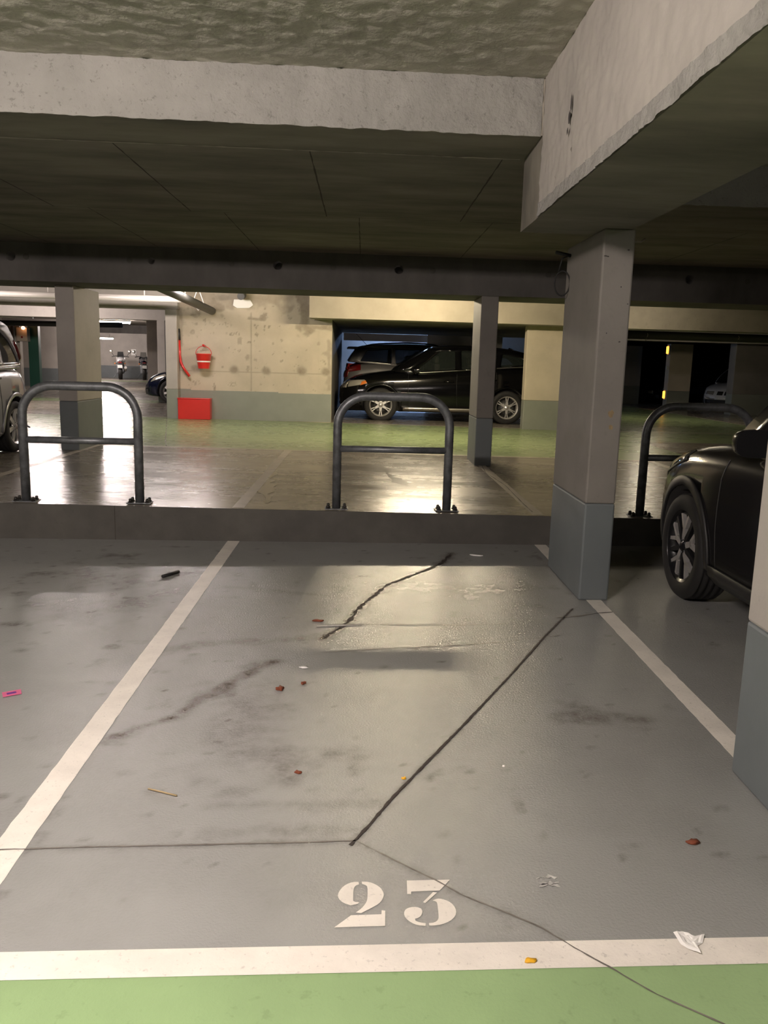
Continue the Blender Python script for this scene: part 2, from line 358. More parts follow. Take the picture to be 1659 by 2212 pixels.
# ------------------------------------------------------------------ raised deck with its kerb
up = MB(); xs = [-34, -5, -2.5, 0, 2.5, 5, 24]
def strip(b0, b1, m, z=0.0, a0=-34, a1=24):
    ks = [a0]+[x for x in xs if a0 < x < a1]+[a1]
    for p, q in zip(ks[:-1], ks[1:]): up.face([K(p, b0, U(p)+z), K(q, b0, U(q)+z), K(q, b1, U(q)+z), K(p, b1, U(p)+z)], m)
strip(6.82, 11.45, floor_up); strip(11.45, 16.95, floor_green_up, a0=-7.2, a1=5); strip(11.45, 14.6, floor_up, a0=5); strip(14.6, 16.95, floor_green_up, a0=5); strip(11.45, 52, floor_up, a0=-34, a1=-7.2)
strip(16.95, 52, floor_up, a0=-7.2, a1=5.4); strip(16.95, 52, floor_green_up, a0=5.4, a1=9.5); strip(16.95, 52, floor_up, a0=9.5)
strip(22.0, 23.4, floor_green_up, .001, -14, -5.4); strip(40, 41.6, floor_green_up, .001, -20, -7)
for a in (-6.18, -3.6, -1.03, 1.52, 4.1): ribbon(up, [(a, 6.86), (a, 11.45)], .10, lambda x: U(x)+.0012, line_up, .03, .3, 50)
strip(11.40, 11.50, line_up, .0014, -7.2, 9.5); strip(16.95, 17.05, line_up, .0014, -4, 9.5)
ribbon(up, [(9.5, 17), (9.5, 40)], .10, lambda x: U(x)+.0014, line_up, 0, 1, 1)
ribbon(up, [(1.5,7.0),(1.50,7.4),(1.53,8.6),(1.47,9.6),(1.52,10.3)], .008, lambda x: U(x)+.002, crack_dark, .5, .1, 9)
ribbon(up, [(-3.9,16.7),(-2.9,12.3),(-2.7,11.5)], .012, lambda x: U(x)+.002, crack_soft, .4, .1, 9)
for pth, w in (([(-0.944,9.237),(-0.97,8.7),(-0.927,8.182),(-0.88,7.6),(-0.80,7.1)], .10), ([(-0.60,7.70),(-0.40,7.70)], .10), ([(0.90,7.60),(1.1,7.56)], .10), ([(-2.1,8.08),(-1.75,8.0)], .12), ([(.25,9.9),(.33,9.0),(.5,8.3)], .10), ([(-2.4,7.5),(-2.1,7.5)], .08)):
    ribbon(up, pth, w, lambda x: U(x)+.0018, damp, .8, .12, int(w*77), True)
deck = up.build('floor', recalc=False); tag(deck, kind='structure')
cb = MB()
for p, q in zip([-14, -5, -2.036, -2.03, 0, 5], [-5, -2.036, -2.03, 0, 5, 14]):
    m = crack_dark if abs(p+2.036) < .003 else curb_m
    P = [K(p, 6.82, 0), K(q, 6.82, 0), K(q, 6.9, 0), K(p, 6.9, 0), K(p, 6.82, U(p)), K(q, 6.82, U(q)), K(q, 6.9, U(q)), K(p, 6.9, U(p))]
    P = [v - Vector((0, 0, .002)) for v in P]; cb.hexa(P, m)
tag(cb.build('trim_1'), kind='structure')

# ------------------------------------------------------------------ walls, slabs
def struct(name, boxes):
    m_ = MB()
    for bx in boxes: m_.kbox(*bx)
    return tag(m_.build(name), kind='structure')
struct('wall_left', [(-14.3, -14, -7, 6.9, 0, 3.2, conc), (-34.3, -34, 6.7, 52, 0, 3.2, conc)])
struct('wall_right', [(14, 14.3, -7, 6.9, 0, 3.2, conc), (24, 24.3, 6.7, 52, 0, 3.2, conc_dk)])  # far right wall coloured dark for the unlit bays
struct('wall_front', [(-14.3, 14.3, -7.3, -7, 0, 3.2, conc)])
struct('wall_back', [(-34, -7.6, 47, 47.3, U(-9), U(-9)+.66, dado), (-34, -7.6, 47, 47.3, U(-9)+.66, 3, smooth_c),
    (-7.6, 9.5, 31, 31.3, 0, 3, smooth_c), (-7.9, -7.6, 31, 47.3, 0, 3, smooth_c), (9.5, 24, 40, 40.3, 0, 3, conc_dk), (9.2, 9.5, 31, 40.3, 0, 3, conc_dk)])  # dark wall colour at the right stands in for the gloom of the bays
struct('wall_left', [(-13.4, -10.3, 32, 32.3, .3, .98, dado), (-13.4, -10.3, 32, 32.3, .98, 2.78, smooth_c), (-10.6, -10.3, 32, 47, .3, 2.78, smooth_c) if False else (-13.7, -13.4, 27, 32.3, .3, 2.78, conc)])
struct('wall_left', [(-12.6, -10.95, 27.4, 27.6, .3, 2.45, conc)])
cl = MB()
cl.kbox(-14.3, .97, -7.3, 4.9, 3.12, 3.25, slab); cl.kbox(.97, 14.3, -7.3, 6.6, 3.12, 3.25, slab)
cl.kbox(-14.3, 1.5, 4.9, 10.4, 2.782, 3.2, slab); cl.kbox(1.5, 14.3, 6.6, 10.4, 2.782, 3.2, slab)
cl.kbox(-34.3, 24.3, 10.4, 52, 2.782, 3.2, slab)
for a in (-6.36, -5.16, -3.96, -2.76, -1.57, -0.367, .842): ribbon(cl, [(a, 5.45), (a, 7.78)], .010, 2.781, crack_dark, .5, .1, 3)
for a in (-6.1, -4.9, -3.7, -2.47, -1.28, -.075, 1.14, 2.34, 3.54): ribbon(cl, [(a, 7.78), (a, 10.3)], .009, 2.781, crack_dark, .6, .1, 4)
ribbon(cl, [(-8, 5.46), (.95, 5.43)], .018, 2.780, conc, .8, .05, 5); ribbon(cl, [(-8, 7.79), (.95, 7.77), (9, 7.8)], .009, 2.7805, crack_dark, .8, .1, 6)
tag(cl.build('ceiling', recalc=False), kind='structure')

def sprayed(name, origin, du, dv, nu, nv, nrm, amp, m, parent=None, ragged=0.0):
    """rough sprayed coat: a dense sheet displaced along nrm"""
    rows = []
    for j in range(nv+1):
        row = []
        for i in range(nu+1):
            p = origin + du*(i/nu) + dv*(j/nv)
            h = noise.noise(p*9)*.5 + noise.noise(p*24)*.45 + noise.noise(p*55)*.25
            q = p + nrm*(amp*(.6+h))
            if ragged and j == 0: q += dv.normalized()*ragged*(noise.noise(p*14)+.2)*-1
            row.append(q)
        rows.append(row)
    s = MB(); s.grid(rows, m, True); return s.build(name, parent)
Z = Vector((0, 0, 1)); eA = K(1, 0) - K(0, 0); eB = K(0, 1) - K(0, 0)
tag(sprayed('ceiling', K(-6, .2, 3.09), eA*6.97, eB*4.72, 290, 200, -Z, .016, spray_c), kind='structure')
tag(sprayed('ceiling', K(1.6, .2, 3.09), eA*6, eB*6.42, 150, 160, -Z, .016, spray_c), kind='structure')

def beam(name, label, boxes, cat='ceiling beam'):
    m_ = MB()
    for bx in boxes: m_.kbox(*bx)
    return tag(m_.build(name), label, cat)
big = beam('ceiling_beam', 'deep concrete beam running towards the camera at the upper right, resting on the tall grey column', [(.975, 1.62, -7, 5.41, 2.342, 3.12, slab)])
sprayed('sprayed_coating', K(.976, -.2, 2.352), eB*5.05, Z*.77, 240, 40, -eA, .012, smooth_c, big, .012)
sprayed('sprayed_edge', K(.974, -.2, 2.342), eB*5.05, Z*.07, 300, 5, -eA, .016, spray, big)
stp = MB(); stp.kbox(-14, .975, 4.885, 4.93, 2.784, 3.12, conc)
stp = tag(stp.build('ceiling_upstand'), 'pale rough sprayed upstand crossing the ceiling at the upper left, ending at the deep beam', 'ceiling beam')
sprayed('sprayed_coating', K(-6, 4.885, 2.778), eA*6.965, Z*.33, 420, 22, -eB, .014, spray, stp, .007)
st2 = MB(); st2.kbox(1.62, 14, 6.585, 6.62, 2.784, 3.12, conc)
st2 = tag(st2.build('ceiling_upstand'), 'rough sprayed upstand in the ceiling right of the deep beam at the right edge', 'ceiling beam')
sprayed('sprayed_coating', K(1.62, 6.585, 2.778), eA*4.5, Z*.33, 200, 18, -eB, .016, spray, st2, .014)

# pierced beam over the rear edge of the bays
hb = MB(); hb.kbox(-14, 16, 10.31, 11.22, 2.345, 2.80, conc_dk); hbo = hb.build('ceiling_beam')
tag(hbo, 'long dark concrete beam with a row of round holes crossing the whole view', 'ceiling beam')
cut = MB(); HA = (-4.177, -2.552, -1.063, .395, 4.009)
for a in HA: cut.tube([K(a, 10.2, 2.62), K(a, 10.55, 2.62)], .055 if a != -2.552 else .04, conc_dk, 20)
co_ = cut.build('cutter'); md = hbo.modifiers.new('h', 'BOOLEAN'); md.object = co_; md.solver = 'EXACT'; bake(hbo); bpy.data.objects.remove(co_)
for a in (-2.806, -1.612, -.398, .807, 2.232, 4.749, -4.0):
    m_ = MB(); m_.tube([K(a, 10.302, 2.62), K(a, 10.33, 2.62)], .035, curb_m, 18); m_.build('hole_plug', hbo)

beam('ceiling_beam', 'yellow-beige lit beam over the black car bays, behind the middle column', [(-1.075, 5.15, 16.3, 16.85, 2.322, 2.79, beam_y), (5.15, 20, 16.3, 16.85, 2.30, 2.79, conc)])
beam('ceiling_beam', 'beige beam over the left lane running up to the wall with the red bucket', [(-20, -3.66, 16.72, 17.2, 2.43, 2.79, smooth_c)])
beam('ceiling_beam', 'second greenish beam behind the left lane, resting on the far slim column', [(-20, -4.9, 22.5, 23.0, 2.45, 2.74, smooth_c)])
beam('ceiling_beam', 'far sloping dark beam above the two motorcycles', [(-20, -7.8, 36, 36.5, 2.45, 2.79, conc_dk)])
beam('ceiling_beam', 'pale lit beam low over the far right aisle by the amber warning lights', [(5.2, 20, 24.4, 24.8, 2.36, 2.79, smooth_c)])
beam('ceiling_slab_drop', 'dark dropped ceiling slab over the two cars in the middle bay', [(-.66, 5.15, 16.86, 24.2, 2.33, 2.79, slab)], 'ceiling')

def column(name, label, a0, a1, b0, b1, z0, z1, dz, m, dm, cat='column', bevel=.012):
    m_ = MB(); m_.kbox(a0, a1, b0, b1, z0, dz, dm); m_.kbox(a0, a1, b0, b1, dz, z1, m)
    return tag(m_.build(name, bevel=bevel), label, cat)
tall = column('concrete_column', 'tall grey concrete column with chamfered corner standing beside the empty bay at the right', 1.441, 1.64, 5.14, 6.06, 0, 2.343, .645, col_c, dado)
column('concrete_column', 'near concrete pier cut off by the right edge of the photo, grey painted foot', 1.437, 1.65, 1.9, 2.84, 0, 2.343, .60, smooth_c, dado)
column('concrete_column', 'slim concrete column on the raised deck behind the middle steel hoop, dark grey foot', 1.425, 1.64, 10.33, 11.07, .22, 2.346, .85, col_c, dado)
column('concrete_column', 'slim concrete column on the raised deck behind the left steel hoop, yellow lit side', -3.85, -3.62, 10.75, 11.75, .28, 2.346, .92, smooth_c, dado)
column('concrete_column', 'slim pale pier at the left end of the red bucket wall', -3.90, -3.675, 16.70, 17.4, .28, 2.428, .88, smooth_c, dado_g)
column('concrete_column', 'far greenish slim column left of the red bucket wall, behind the dark blue car', -5.47, -5.26, 22.5, 23.2, .29, 2.46, .95, smooth_c, dado_g)
column('concrete_column', 'short broad concrete pier right of the black car', 3.287, 5.35, 16.83, 17.1, .20, 2.33, .827, wall_y, dado_g)
column('concrete_column', 'far brownish pier seen just right of the tall grey column', 9.2, 10.55, 31.2, 31.6, .2, 2.4, .9, smooth_c, dado_g)
column('concrete_column', 'far pale pier with amber lights on its left edge', 10.0, 10.76, 26.8, 27.15, .2, 2.37, .85, wall_y, dado_g)
column('concrete_column', 'broad dark brown pier at the right edge behind the parked grey car', 11.3, 14.5, 24.8, 25.25, .2, 2.37, .85, col_c, dado_g)

def mark(parent, name, fn, pts, m, seed):
    rn = random.Random(seed); q = MB()
    for (u, v, ru, rv) in pts:
        P = [(u+ru*math.cos(2*PI*k/14)*rn.uniform(.6, 1.15), v+rv*math.sin(2*PI*k/14)*rn.uniform(.6, 1.15)) for k in range(14)]; q.face([fn(x, y) for x, y in P], m)
    return q.build(name, parent, recalc=False)
stain_y = mat('ochre_stain', (.26, .19, .10), .8, var=.3, vscale=30); stain_d = mat('dark_pit', (.045, .04, .04), .9)
mark(tall, 'ochre_stain', lambda x, y: K(x, 5.1385, y), [(1.567, 1.222, .022, .028), (1.572, 1.14, .016, .018)], stain_y, 1)
mark(tall, 'chip', lambda x, y: K(x, 5.1385, y), [(1.46, 2.18, .012, .005), (1.475, 2.178, .008, .004), (1.60, 2.22, .007, .006), (1.57, 2.0, .005, .005), (1.50, 1.72, .004, .005), (1.585, 1.67, .008, .005), (1.62, 1.9, .006, .004)], stain_d, 2)
mark(big, 'dark_mark', lambda x, y: K(.9605, x, y), [(4.16, 2.745, .014, .05), (4.18, 2.69, .022, .03), (4.20, 2.63, .016, .02)], stain_d, 3)

# wall with the bucket: fine mesh so that its damp marks and painted beam shade keep their own shapes
wm = MB(); wa = np.linspace(-3.69, -.66, 152); wz = np.linspace(U(-2), 2.79, 126); XW, ZW = np.meshgrid(wa, wz); wd = np.zeros_like(XW)
def wst(pts, w, s, seed, ns=1.0):
    global wd
    d = poly_dist(XW, ZW, pts)*(1+(fbm(XW, ZW, 6, seed)-.47)*2.5*ns); wd = np.maximum(wd, 1.45*s*np.exp(-(d/w)**4))
for a in (-3.38, -2.62, -1.98, -1.27, -.78): wst([(a, 1.29), (a+.02, 1.29)], .085 if a > -3.3 else .06, .5, int(-a*9), .4)
wst([(-2.27, 2.4), (-2.27, .88)], .014, .32, 3, .2); wst([(-.93, 2.1), (-.93, .88)], .008, .2, 4, .2); wst([(-3.69, 1.25), (-.66, 1.25)], .008, .28, 5, .3); wst([(-3.2, 1.2), (-3.2, .88)], .006, .15, 5, .3)
wst([(-3.69, 2.78), (-2.5, 2.62), (-1.9, 2.72), (-1.5, 2.79)], .16, .30, 6, 1.4); wst([(-3.69, 2.55), (-2.9, 2.5)], .10, .45, 7, 1.2); wst([(-3.66, 2.5), (-3.66, 1.8)], .06, .35, 8, 1.2)
wst([(-1.25, 2.7), (-1.2, 2.2), (-1.1, 2.1)], .10, .45, 9, 1.2); wst([(-1.1, 2.18), (-.68, 2.14)], .05, .35, 10, 1.2); wst([(-.72, 1.9), (-.7, .95)], .045, .28, 12, 1.4)  # first two marks paint the beam's shade beside and below its end
wst([(-.78, 1.45), (-.78, 1.46)], .02, .35, 13); wst([(-2.3, 2.3), (-2.0, 2.28)], .02, .4, 14, 1.5)
iy = wm.mi(wall_y); idd = wm.mi(dado_g)
V = [[wm.bm.verts.new(K(wa[i], 16.94, wz[j])) for i in range(len(wa))] for j in range(len(wz))]
for j in range(len(wz)-1):
    for i in range(len(wa)-1):
        f = wm.bm.faces.new([V[j][i], V[j][i+1], V[j+1][i+1], V[j+1][i]]); f.material_index = idd if wz[j]+.01 < .86 - .0095*(wa[i]+2)*1.2 else iy
nW = len(wa)*len(wz)
wm.kbox(-3.69, -.66, 16.945, 17.2, .2, 2.79, wall_y); wm.kbox(-.80, -.655, 17.2, 24.2, .2, 2.34, conc_dk)
wo = wm.build('wall_middle', recalc=False); tag(wo, kind='structure')
at = wo.data.attributes.new('dirt_shade', 'FLOAT', 'POINT'); buf = np.zeros(len(wo.data.vertices), dtype=np.float32); buf[:nW] = wd.astype(np.float32).ravel(); at.data.foreach_set('value', buf)
wp = MB(); wp.prism([(-2.60, 2.66), (-2.28, 2.66), (-2.22, 2.56), (-2.30, 2.50), (-2.54, 2.49), (-2.62, 2.54)], 'y', 16.90, 16.94, paper_m, K); 
tag(wp.build('plaster_patch', bevel=.008), 'whitish plaster patch high on the bucket wall around the pipe stub', 'patch')
wp = MB(); wp.tube([K(-2.42, 16.885, 2.74), K(-2.42, 16.6, 2.70)], .07, pipe_d, 16); tag(wp.build('pipe_stub'), 'short dark pipe stub sticking out above the whitish plaster patch', 'pipe')
struct('wall_back', [(1.95, 4.3, 26, 26.2, .2, 2.79, smooth_c)])
beam('ceiling_beam', 'bluish lit beam behind the grey car in the middle bay', [(-.66, 4.3, 26.4, 26.7, 2.18, 2.4, smooth_c)])
m_ = MB(); m_.kbox(2.1, 2.14, 25.9, 26.0, 1.9, 2.05, paper_m); tag(m_.build('switch_box'), 'tiny white box on the beige wall above the black car roof', 'box')

# ------------------------------------------------------------------ lamps
for (a, b, z, pw, c, ln, ax, lab) in LAMPS:
    r = empty('fluorescent_lamp', K(a, b, z), 0 if ax == 'a' else PI/2-SK, lab, 'lamp')
    m_ = MB(); m_.box(-ln/2, ln/2, -.04, .04, -.05, 0, housing_m); m_.build('housing', r, bevel=.006)
    m_ = MB(); rad = .032; area = PI*rad*2*ln
    key = 'tube_glow_%d' % int(pw*10 + c[2]*7)
    e = MATS.get(key) or mat(key, (.9, .9, .9), .5, emis=c, estr=pw/(PI*area))
    m_.tube([(-ln/2+.03, 0, -.085), (ln/2-.03, 0, -.085)], rad, e, 10); m_.build('tube', r)
    if z < 2.7:
        for x in (-ln*.4, ln*.4): m_ = MB(); m_.tube([(x, 0, 0), (x, 0, 2.78-z)], .01, housing_m, 6); m_.build('hanger', r)

# ------------------------------------------------------------------ steel hoops on the kerb
def hoop(a0, a1, label):
    zb = U((a0+a1)/2); r = empty('steel_hoop_barrier', K((a0+a1)/2, 6.95, zb), 0, label, 'barrier', 'steel hoops along the kerb')
    h = (a1-a0)/2; R_ = .25; H = .96; pts = [(-h, 0, 0), (-h, 0, H-R_)]
    pts += [(-h+R_-R_*math.cos(t), 0, H-R_+R_*math.sin(t)) for t in (PI/2*k/12 for k in range(1, 13))]
    pts += [(h-R_+R_*math.sin(t), 0, H-R_+R_*math.cos(t)) for t in (PI/2*k/12 for k in range(0, 13))] + [(h, 0, 0)]
    m_ = MB(); m_.tube(pts, .037, steel_dk, 20); m_.build('bent_tube', r)
    m_ = MB(); m_.tube([(-h, 0, .515), (h, 0, .515)], .028, steel_dk, 16); m_.build('cross_rail', r)
    for s in (-1, 1):
        m_ = MB(); m_.box(s*h-.10, s*h+.10, -.06, .06, .0, .01, steel_dk); pl = m_.build('base_plate', r, bevel=.003)
        for dx in (-.07, .07):
            for dy in (-.04, .04):
                m_ = MB(); m_.lathe([(.001, .045), (.010, .042), (.014, .032), (.014, .018), (.021, .018), (.021, .008), (.001, .008)], 'z', bolt_m, 12, (s*h+dx, dy, 0)); m_.build('dome_nut', pl)
    return r
hoop(-2.79, -1.86, 'dark steel hoop barrier on the kerb at the left, by the silver car')
hoop(-.212, .735, 'middle dark steel hoop barrier on the kerb at the head of the empty bay')
hoop(2.44, 3.38, 'dark steel hoop on the kerb partly behind the anthracite car')

# ------------------------------------------------------------------ cars
def interp(L_, x):
    if x <= L_[0][0]: return L_[0][1]
    for (x0, y0), (x1, y1) in zip(L_[:-1], L_[1:]):
        if x <= x1:
            t = (x-x0)/(x1-x0); return y0+(y1-y0)*t
    return L_[-1][1]
def smooth_i(L_, x, d=.06): return (interp(L_, x-d)+interp(L_, x-d/2)+interp(L_, x)+interp(L_, x+d/2)+interp(L_, x+d))/5
def wheel(car, x, y, r, wd, side, spokes, style, seg=56):
    """side: +1 outer face towards +y"""
    s = side; rim = r*.67; m_ = MB(); h = wd/2
    pr = [(rim, h*.85), (rim+.012, h*.98), (r*.86, h*1.02), (r*.95, h*.96), (r*.985, h*.80)]
    for g in (.62, .2, -.2, -.62): pr += [(r, (g+.13)*h), (r-.008, (g+.06)*h), (r-.008, (g-.06)*h), (r, (g-.13)*h)]
    pr += [(r*.985, -h*.80), (r*.95, -h*.96), (r*.86, -h*1.0), (rim, -h*.85)]
    m_.lathe([(a, b*s) for a, b in pr], 'y', rubber, seg); t = m_.build('wheel', car, loc=(x, y, r))
    m_ = MB(); m_.lathe([(rim+.006, h*.95*s), (rim+.004, h*.90*s), (rim-.014, h*.86*s), (rim-.028, h*.3*s), (rim-.03, -h*.8*s)], 'y', alloy if style != 'Y' else alloy_dk, seg)
    m_.lathe([(.001, 0), (rim-.03, 0), (rim-.03, .01), (.001, .01)], 'y', dark_in, 32)
    m_.lathe([(.001, h*.35*s), (rim*.62, h*.35*s), (rim*.62, h*.2*s)], 'y', brake_m, 32)
    o0, o1 = h*.62*s, h*.84*s
    def bar(ang, r0, w0, r1, w1, shift0=0, shift1=0, mt=alloy, q0=o0, q1=o1, dish=.02):
        c, si = math.cos(ang), math.sin(ang)
        def P(rr, w): return (rr*c - w*si, rr*si + w*c)
        p = [P(r0, shift0-w0), P(r1, shift1-w1), P(r1, shift1+w1), P(r0, shift0+w0)]; m_.prism(p, 'y', q0, q1, mt)
    for k in range(spokes):
        a = 2*PI*k/spokes + PI/2
        if style == 'V':                         # six split spokes
            bar(a, .05, .030, rim*.62, .020); bar(a, rim*.55, .011, rim-.01, .010, -.013, -.028); bar(a, rim*.55, .011, rim-.01, .010, .013, .028)
        elif style == 'Y':
            bar(a, .045, .022, rim*.58, .018, mt=alloy); bar(a, rim*.52, .016, rim-.01, .012, -.008, -.062); bar(a, rim*.52, .016, rim-.01, .012, .008, .062)
            bar(a+PI/spokes, .04, .020, rim-.01, .012, mt=alloy_dk)
        else: bar(a, .04, .022, rim-.01, .030)
    m_.build('rim', t)
    m_ = MB(); m_.lathe([(.001, h*.92*s), (.026, h*.90*s), (.034, h*.84*s), (.060, h*.80*s), (.062, h*.6*s)], 'y', alloy if style != 'Y' else alloy_dk, 24)
    for k in range(5): m_.tube([(.045*math.cos(2*PI*k/5), h*.78*s, .045*math.sin(2*PI*k/5)), (.045*math.cos(2*PI*k/5), h*.86*s, .045*math.sin(2*PI*k/5))], .007, steel_dk, 8)
    m_.build('hub_cap', t)
def car(c, loc, rz, label, detail=2):
    """c: dictionary of profiles along x (nose at +x), origin on the ground between the axles' front wheel x=0"""
    root = empty('car', loc, rz, label, 'car'); paint = c['paint']; hw = c['W']/2; x0, x1 = -c['wb']-c['ro'], c['fo']
    xs_ = list(np.linspace(x0, x1, 61)); xs_ = sorted(set([x0, x0+.02, x0+.05, x1-.02, x1-.05] + xs_)); rows = []
    for x in xs_:
        zt, zs, zb = smooth_i(c['top'], x), smooth_i(c['sh'], x), smooth_i(c['bot'], x, .03)
        w = hw*min(1, interp(c['plan'], x)); zs = min(zs, zt-.01); cr = .03*min(1, (x1-x)/.3, (x-x0)/.3)
        zm = zb + (zs-zb)*.5
        half = [(0, zb), (.6*w, zb), (.90*w, zb+.005), (.965*w, zb+.05), (.988*w, zb+.16), (w, zm-.02), (w*.998, zm+.10), (w*.985, zs-.08), (w*.965, zs-.02), (w*.935, zs+(zt-zs)*.35), (w*.86, zs+(zt-zs)*.75), (w*.65, zt), (w*.35, zt+cr*.7), (0, zt+cr)]
        rows.append([Vector((x, -y, z)) for y, z in half] + [Vector((x, y, z)) for y, z in half[-2:0:-1]])
    m_ = MB(); V = m_.grid(rows, paint, True, True)
    for R_ in (V[0], V[-1][::-1]):
        ctr = m_.bm.verts.new(sum((v.co for v in R_), Vector())/len(R_))
        for i in range(len(R_)): f = m_.bm.faces.new([R_[i], R_[(i+1) % len(R_)], ctr]); f.smooth = True; f.material_index = 0
    bmesh.ops.recalc_face_normals(m_.bm, faces=m_.bm.faces)
    gx0, gx1 = c['gh'][0][0], c['gh'][1][0]; ii = m_.mi(dark_in)
    for f in m_.bm.faces:
        p = f.calc_center_median()
        if gx0+.12 < p.x < gx1-.25 and abs(p.y) < hw*.80 and p.z > interp(c['sh'], p.x)-.03: f.material_index = ii
    body = m_.build('body', root, recalc=False)
    cu = MB(); R_ = c['r']+c.get('gap', .055)
    for x in (0, -c['wb']):
        for s in (-1, 1): cu.tube([(x, s*(hw+.2), c['r']), (x, s*(hw-.30), c['r'])], R_, dark_in, 48)
        if detail: pass
    cob = cu.build('cutter'); cob.matrix_world = root.matrix_world
    # boolean in local space: both untransformed while baking
    pb, lb, rb = body.parent, root.location.copy(), root.rotation_euler.copy(); body.parent = None
    cob.location = (0, 0, 0); cob.rotation_euler = (0, 0, 0)
    md = body.modifiers.new('w', 'BOOLEAN'); md.object = cob; md.solver = 'EXACT'; md.operation = 'DIFFERENCE'
    try: md.material_mode = 'TRANSFER'
    except Exception: pass
    bake(body); bpy.data.objects.remove(cob); body.parent = pb
    bm = bmesh.new(); bm.from_mesh(body.data); bvh = BVHTree.FromBMesh(bm); bm.free()
    def side_pt(x, z, s, off=.004):
        h = bvh.ray_cast(Vector((x, s*2.0, z)), Vector((0, -s, 0)))
        return (h[0] + Vector((0, s*off, 0))) if h[0] else Vector((x, s*hw*.98, z))
    def front_pt(y, z, d=1, off=.004):
        h = bvh.ray_cast(Vector((d*8, y, z)), Vector((-d, 0, 0)))
        return (h[0] + Vector((d*off, 0, 0))) if h[0] else Vector(((x1 if d > 0 else x0), y, z))
    def top_pt(x, y, off=.004):
        h = bvh.ray_cast(Vector((x, y, 3)), Vector((0, 0, -1))); return (h[0] + Vector((0, 0, off))) if h[0] else Vector((x, y, 1))
    def quadpatch(corners, fn, m, name, parent, n=(14, 8), th=.006, off=.004):
        """conforming patch; corners a,b,c,d in 2-D parameters"""
        a, b, cc, d = [Vector(p) for p in corners]; rows = []
        for j in range(n[1]+1):
            v = j/n[1]; row = []
            for i in range(n[0]+1):
                u = i/n[0]; p = (a*(1-u)+b*u)*(1-v)+(d*(1-u)+cc*u)*v; row.append(fn(p.x, p.y, off))
            rows.append(row)
        q = MB(); q.grid(rows, m, True); o = q.build(name, parent)
        if th: sd = o.modifiers.new('t', 'SOLIDIFY'); sd.thickness = th; sd.offset = 0
        return o
    # greenhouse
    (xb0, xr0), (xr1, xb1) = (c['gh'][0][0], c['gh'][0][1]), (c['gh'][1][1], c['gh'][1][0])
    belt = c['belt']; roof = c['roof']; wb_, wt_ = c.get('gw', (.90, .70))
    def ghw(x, t):                               # half width of the cabin at height fraction t
        f = 1 - .5*max(0, (x-(xb1-.9))/.9)**2*.16 - .5*max(0, ((xb0+.6)-x)/.6)**2*.14
        return hw*(wb_+(wt_-wb_)*t**1.25)*f*min(1, smooth_i(c['plan'], x, .2)*1.03)
    def zb_(x): return interp(belt, x)
    def zr_(x): return smooth_i(roof, x, .12)
    def side3(x, z, s, off=0.0):
        b_, r_ = zb_(x), zr_(max(xr0, min(xr1, x))); t = max(0, min(1, (z-b_)/(r_-b_)))
        return Vector((x, s*(ghw(x, t)+off), z))
    outline = []
    for k in range(13): x = xb0+(xb1-xb0)*k/12; outline.append((x, zb_(x)-.02))
    nA = 8
    for k in range(1, nA): t = k/nA; outline.append((xb1+(xr1-xb1)*t, zb_(xb1)+(zr_(xr1)-zb_(xb1))*(t+.10*math.sin(PI*t))))
    for k in range(17): x = xr1+(xr0-xr1)*k/16; outline.append((x, zr_(x)))
    for k in range(1, nA): t = k/nA; outline.append((xr0+(xb0-xr0)*t, zr_(xr0)+(zb_(xb0)-zr_(xr0))*(t-.10*math.sin(PI*t))))
    wins = c['wins']
    def dens(P, st=.07):
        out = []
        for i in range(len(P)):
            p, q = P[i], P[(i+1) % len(P)]; n = max(1, int(math.hypot(q[0]-p[0], q[1]-p[1])/st))
            out += [(p[0]+(q[0]-p[0])*k/n, p[1]+(q[1]-p[1])*k/n) for k in range(n)]
        return out
    def rnd(P):
        out = []; n = len(P)
        for i in range(n):
            p, q, r_ = Vector(P[i-1]), Vector(P[i]), Vector(P[(i+1) % n]); a, b = (p-q), (r_-q); d = min(.035, a.length*.3, b.length*.3)
            s0, s1 = q+a.normalized()*d, q+b.normalized()*d; out += [tuple(s0), tuple((s0+s1+q*1.2)/3.2), tuple(s1)]
        return out
    W2 = [dens(rnd(w)) for w in wins]; polys = [outline] + W2; flat = [p for P in polys for p in P]
    tri = tessellate_polygon([[Vector((x, z, 0)) for x, z in P] for P in polys])
    m_ = MB()
    for s in (-1, 1):
        vs = [m_.bm.verts.new(side3(x, z, s)) for x, z in flat]
        for t in tri:
            try: f = m_.bm.faces.new([vs[i] for i in t]); f.smooth = True
            except ValueError: pass
    m_.mi(c.get('cabin', paint))
    # roof skin
    rows = []
    for k in range(21):
        x = xr1+(xr0-xr1)*k/20; z = zr_(x); w = ghw(x, 1); rows.append([Vector((x, y*w, z+.035*(1-y*y)*min(1, (xr1-x)/.25+.35, (x-xr0)/.2+.35))) for y in np.linspace(-1, 1, 13)])
    m_.grid(rows, c.get('cabin', paint), True)
    def glassrow(xa, za, xb, zb2, nsub=8, bow=.05, ins=0.0):
        rws = []
        for k in range(nsub+1):
            t = k/nsub; x = xa+(xb-xa)*t; sg = 1 if xa > 0 or xa > (x0+x1)/2 else -1; z = za+(zb2-za)*(t+.10*math.sin(PI*t)); w = ghw(x, max(0, min(1, t)))-ins
            rws.append([Vector((x - sg*bow*(y*y-1)*1.0*(1-t*.3) , y*w, z)) for y in np.linspace(-1, 1, 13)])
        return rws
    fr = m_.build('cabin_frame', root, recalc=False); sd = fr.modifiers.new('t', 'SOLIDIFY'); sd.thickness = .03; sd.offset = -1 if False else 0
    q = MB(); q.grid(glassrow(xb1, zb_(xb1), xr1, zr_(xr1)), c.get('glass', glass), True); q.build('windshield', root)
